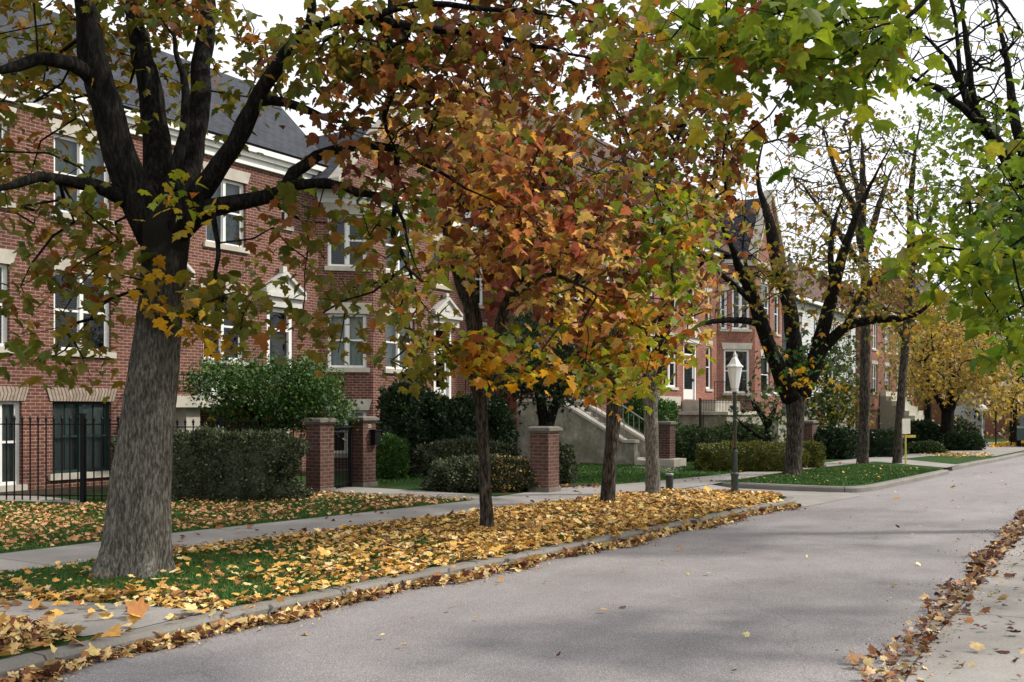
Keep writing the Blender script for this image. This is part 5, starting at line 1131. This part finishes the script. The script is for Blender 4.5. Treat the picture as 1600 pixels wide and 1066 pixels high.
# ------------------------------------------------------------------ grass blades and fallen leaves
def inside(pts2, poly):
    x, y = pts2[:, 0], pts2[:, 1]; r = np.zeros(len(x), bool); n_ = len(poly)
    for i in range(n_):
        x0, y0 = poly[i]; x1, y1 = poly[(i+1) % n_]
        c_ = ((y0 > y) != (y1 > y)) & (x < (x1-x0)*(y-y0)/(y1-y0+1e-12)+x0); r ^= c_
    return r
def sample(poly, n_):
    poly = np.array(poly); lo, hi = poly.min(0), poly.max(0); o = []; c_ = 0
    while c_ < n_:
        q_ = RNG.uniform(lo, hi, (n_*3+50, 2)); q_ = q_[inside(q_, poly)]; o.append(q_); c_ += len(q_)
    return np.concatenate(o)[:n_]
def g2(pl): return [G(a, b)[:2] for a, b in pl]
def clumpy(q_, sc, seed):
    a = np.sin(q_[:, 0]*sc+seed)+np.sin(q_[:, 1]*sc*1.3+seed*2)+np.sin((q_[:, 0]+q_[:, 1])*sc*.7+seed*3)+.6*np.sin((q_[:, 0]-q_[:, 1])*sc*2.1+seed); return a
verge_in = g2([(-300, 926), (0, 896), (268, 860), (500, 833), (750, 800), (936, 778), (1038, 767), (1110, 768), (1205, 772), (1226, 778), (1157, 794), (1060, 814), (900, 846), (785, 868), (675, 888), (500, 924), (336, 955), (137, 943), (0, 938), (-300, 930)])
inner = g2([(-400, 893), (0, 864), (268, 832), (500, 808), (748, 780), (640, 777), (500, 768), (440, 776), (270, 783), (197, 787), (130, 788), (0, 785), (-400, 785)])
pile = g2([(-200, 965), (0, 980), (100, 993), (125, 997), (0, 1026), (-200, 1060)])
lawn1 = g2([(583, 757), (583, 726), (700, 722), (940, 722), (1000, 727), (1080, 722), (1180, 726), (1260, 722), (1250, 727), (1145, 739), (1038, 750), (940, 757), (800, 745), (690, 747)])
lawn2 = g2([(1116, 753), (1300, 759), (1360, 756), (1470, 734), (1345, 725.5), (1250, 736), (1150, 751)])
right_g = [tuple(offset_line(rc, 1.55)[i]) for i in range(0, 60)] + [tuple(offset_line(rc, 5)[i]) for i in range(59, -1, -1)]
def grass(name, label, poly, n_, h, z0=0.0, w_=.006):
    q_ = sample(poly, n_); k = len(q_); a = RNG.uniform(0, 6.28, k); hh = h*RNG.uniform(.5, 1.2, k); d_ = np.stack([np.cos(a), np.sin(a)], 1); ln = RNG.normal(0, .5, (k, 2))*hh[:, None]
    V = np.zeros((k, 3, 3)); V[:, 0, :2] = q_-d_*w_; V[:, 1, :2] = q_+d_*w_; V[:, 2, :2] = q_+ln; V[:, :2, 2] = z0; V[:, 2, 2] = z0+hh
    o = fast_mesh(name, V.reshape(-1, 3), [np.arange(k*3).reshape(-1, 3)], 'grass'); return tag(o, label, 'grass', kind='stuff')
grass('grass', 'short green grass of the verge by the kerb', verge_in, 70000, .045, w_=.005)
grass('grass', 'grass between the pavement and the iron fence', inner, 45000, .05, w_=.007)
grass('grass', 'smooth green garden lawn behind the pavement', lawn1, 40000, .045, w_=.012)
grass('grass', 'smooth green kerbed lawn around the forked tree', lawn2, 30000, .045, w_=.012)
grass('grass', 'grass strip on the right side of the road', right_g, 15000, .06, RZT, .008)
def litter(label, poly=None, n_=1000, pal='litter', size=.085, z=.03, keep=None, q_=None, zs=.02, tilt=.4, shape='maple'):
    if q_ is None: q_ = sample(poly, n_)
    if keep is not None: q_ = q_[keep(q_)]
    k = len(q_); pos = np.concatenate([q_, (z+RNG.uniform(0, 1, (k, 1))**1.5*zs)], 1)
    a = RNG.uniform(0, 6.28, k); tip = np.stack([np.cos(a), np.sin(a), RNG.normal(.05, tilt, k)], 1); nr = np.stack([RNG.normal(0, tilt, k), RNG.normal(0, tilt, k), np.ones(k)], 1)
    V, Fs, kk = leaves(pos, tip, nr, size*np.exp(RNG.normal(0, .32, k)), shape, RNG.uniform(-.6, 1.6, k)); V[:, 2] = np.maximum(V[:, 2], z-.03+.004)
    o = fast_mesh('fallen_leaves', V, Fs, 'litter', None, col=np.repeat(pick(pal, k), kk, 0)); return tag(o, label, 'leaves', kind='stuff')
def near_mask(q_):
    s_, t_ = toST(q_[:, 0], q_[:, 1]); d_ = np.hypot(q_[:, 0]-G(420, 895)[0], q_[:, 1]-G(420, 895)[1])
    px = 800+q_[:, 0]/q_[:, 1]*F; py = HZ+HC*F/q_[:, 1]
    dens = np.clip((px-400)/380, .0, 1)*.88+.12
    edge = np.clip((py-(958-(px-336)*.2))/10+1, 0, 1); edge = np.where(px < 336, np.clip((py-918)/20, 0, 1), edge)
    bk = np.clip(((897-px*.135+14)-py)/8, 0, 1)*(px > 265)
    dens = np.clip(np.maximum(dens, np.maximum(edge*.95, bk*.8)), 0, 1)*np.clip(.85+.25*clumpy(q_, 3.1, 2.0), .35, 1)
    return RNG.random(len(q_)) < dens
litter('thick carpet of yellow maple leaves on the verge by the kerb', verge_in, 25000, 'litter', .064, .03, near_mask, zs=.025, tilt=.3)
litter('tan fallen leaves scattered on the grass below the iron fence', inner, 8500, 'littertan', .052, .035, lambda q_: RNG.random(len(q_)) < np.clip(.72+.25*clumpy(q_, 2.2, 5), .25, 1))
litter('heap of yellow and brown leaves at the near left corner by the driveway', pile, 2000, 'gutter', .068, .03, zs=.07, tilt=.4)
litter('few pale leaves on the green garden lawn', lawn1, 110, 'litter', .045, .04); litter('few pale leaves on the kerbed lawn', lawn2, 110, 'litter', .045, .04)
litter('leaves in the flower bed along the low mound shrub', g2([(655, 764), (760, 772), (935, 762), (925, 758), (760, 766), (690, 760)]), 160, 'brownlit', .07, .03)
litter('stray leaves on the concrete pavement', [tuple(p) for p in SN[20:90]]+[tuple(p) for p in SF[90:20:-1]], 110, 'brownlit', .06, .03)
litter('stray yellow leaves on the concrete apron at the left', g2([(-100, 935), (137, 944), (330, 955), (130, 994), (0, 978)]), 40, 'litter', .09, .035)
def along(L, n_, w0, w1, side, i0=0, i1=None, pw=1.6):
    L = L[i0:i1]; d_ = np.concatenate([[0], np.cumsum(np.linalg.norm(np.diff(L, axis=0), axis=1))]); u = RNG.uniform(0, d_[-1], n_)
    x = np.interp(u, d_, L[:, 0]); y = np.interp(u, d_, L[:, 1]); i = np.clip(np.searchsorted(d_, u)-1, 0, len(L)-2); t_ = L[i+1]-L[i]; t_ /= np.linalg.norm(t_, axis=1, keepdims=True)
    k = w0+(w1-w0)*RNG.random(n_)**pw; k *= (1+.25*np.sin(u*2.1)+.15*np.sin(u*5.3))
    return np.stack([x+t_[:, 1]*k*side, y-t_[:, 0]*k*side], 1)
litter('drift of yellow and brown leaves in the left gutter', q_=along(c1, 3600, .19, .36, 1, 6), pal='gutter', size=.062, z=ROADZ+.03, zs=.04, tilt=.6)
litter('stray leaves spilling over the left kerb top', q_=along(c1, 260, -.05, .2, 1, 6), pal='litter', size=.08, z=.035)
litter('drift of brown and tan leaves in the right gutter', q_=along(rc, 3600, -.03, .26, -1, 0, 60, 1.0), pal='brownmix', size=.055, z=ROADZ+.03, zs=.03, tilt=.55)
litter('brown and yellow leaves scattered on the right pavement', q_=along(rc, 280, .0, 1.5, 1, 0, 40, 1.0), pal='brownmix', size=.055, z=RZT+.03)
litter('yellow leaves on the right grass strip', poly=right_g, n_=900, pal='litter', size=.08, z=RZT+.04)
road_poly = [tuple(p) for p in offset_line(c1, .5)[20:]]+[G(1500, 740)[:2], G(1600, 715)[:2]]+[tuple(p) for p in offset_line(rc, -.4)[60:5:-1]]
litter('single leaves lying on the open road', poly=road_poly, n_=95, pal='litter', size=.055, z=ROADZ+.03)
litter('fallen leaves at the third verge near the ochre tree', poly=g2([(1430, 712), (1500, 716), (1556, 714), (1545, 708), (1440, 706)]), n_=420, pal='litter', size=.06, z=.03)

litter('leaf crumbs and broken bits in the left gutter', q_=along(c1, 4500, .17, .55, 1, 6, None, 2.5), pal='brownmix', size=.022, z=ROADZ+.032, zs=.01, shape='simple')
litter('leaf crumbs and broken bits along the right gutter', q_=along(rc, 4500, -.2, .55, -1, 0, 60, 1.5), pal='brownmix', size=.02, z=RZT-.018+.03, zs=.005, shape='simple')
litter('curled and broken leaves mixed into the verge carpet', verge_in, 9000, 'brownmix', .035, .035, near_mask, zs=.03, tilt=.7, shape='lobed')

litter('yellow leaves on the far grass strip at the junction', poly=g2([(1545, 700), (1600, 697.5), (1640, 692), (1600, 691), (1550, 694)]), n_=900, pal='gold', size=.09, z=.04)
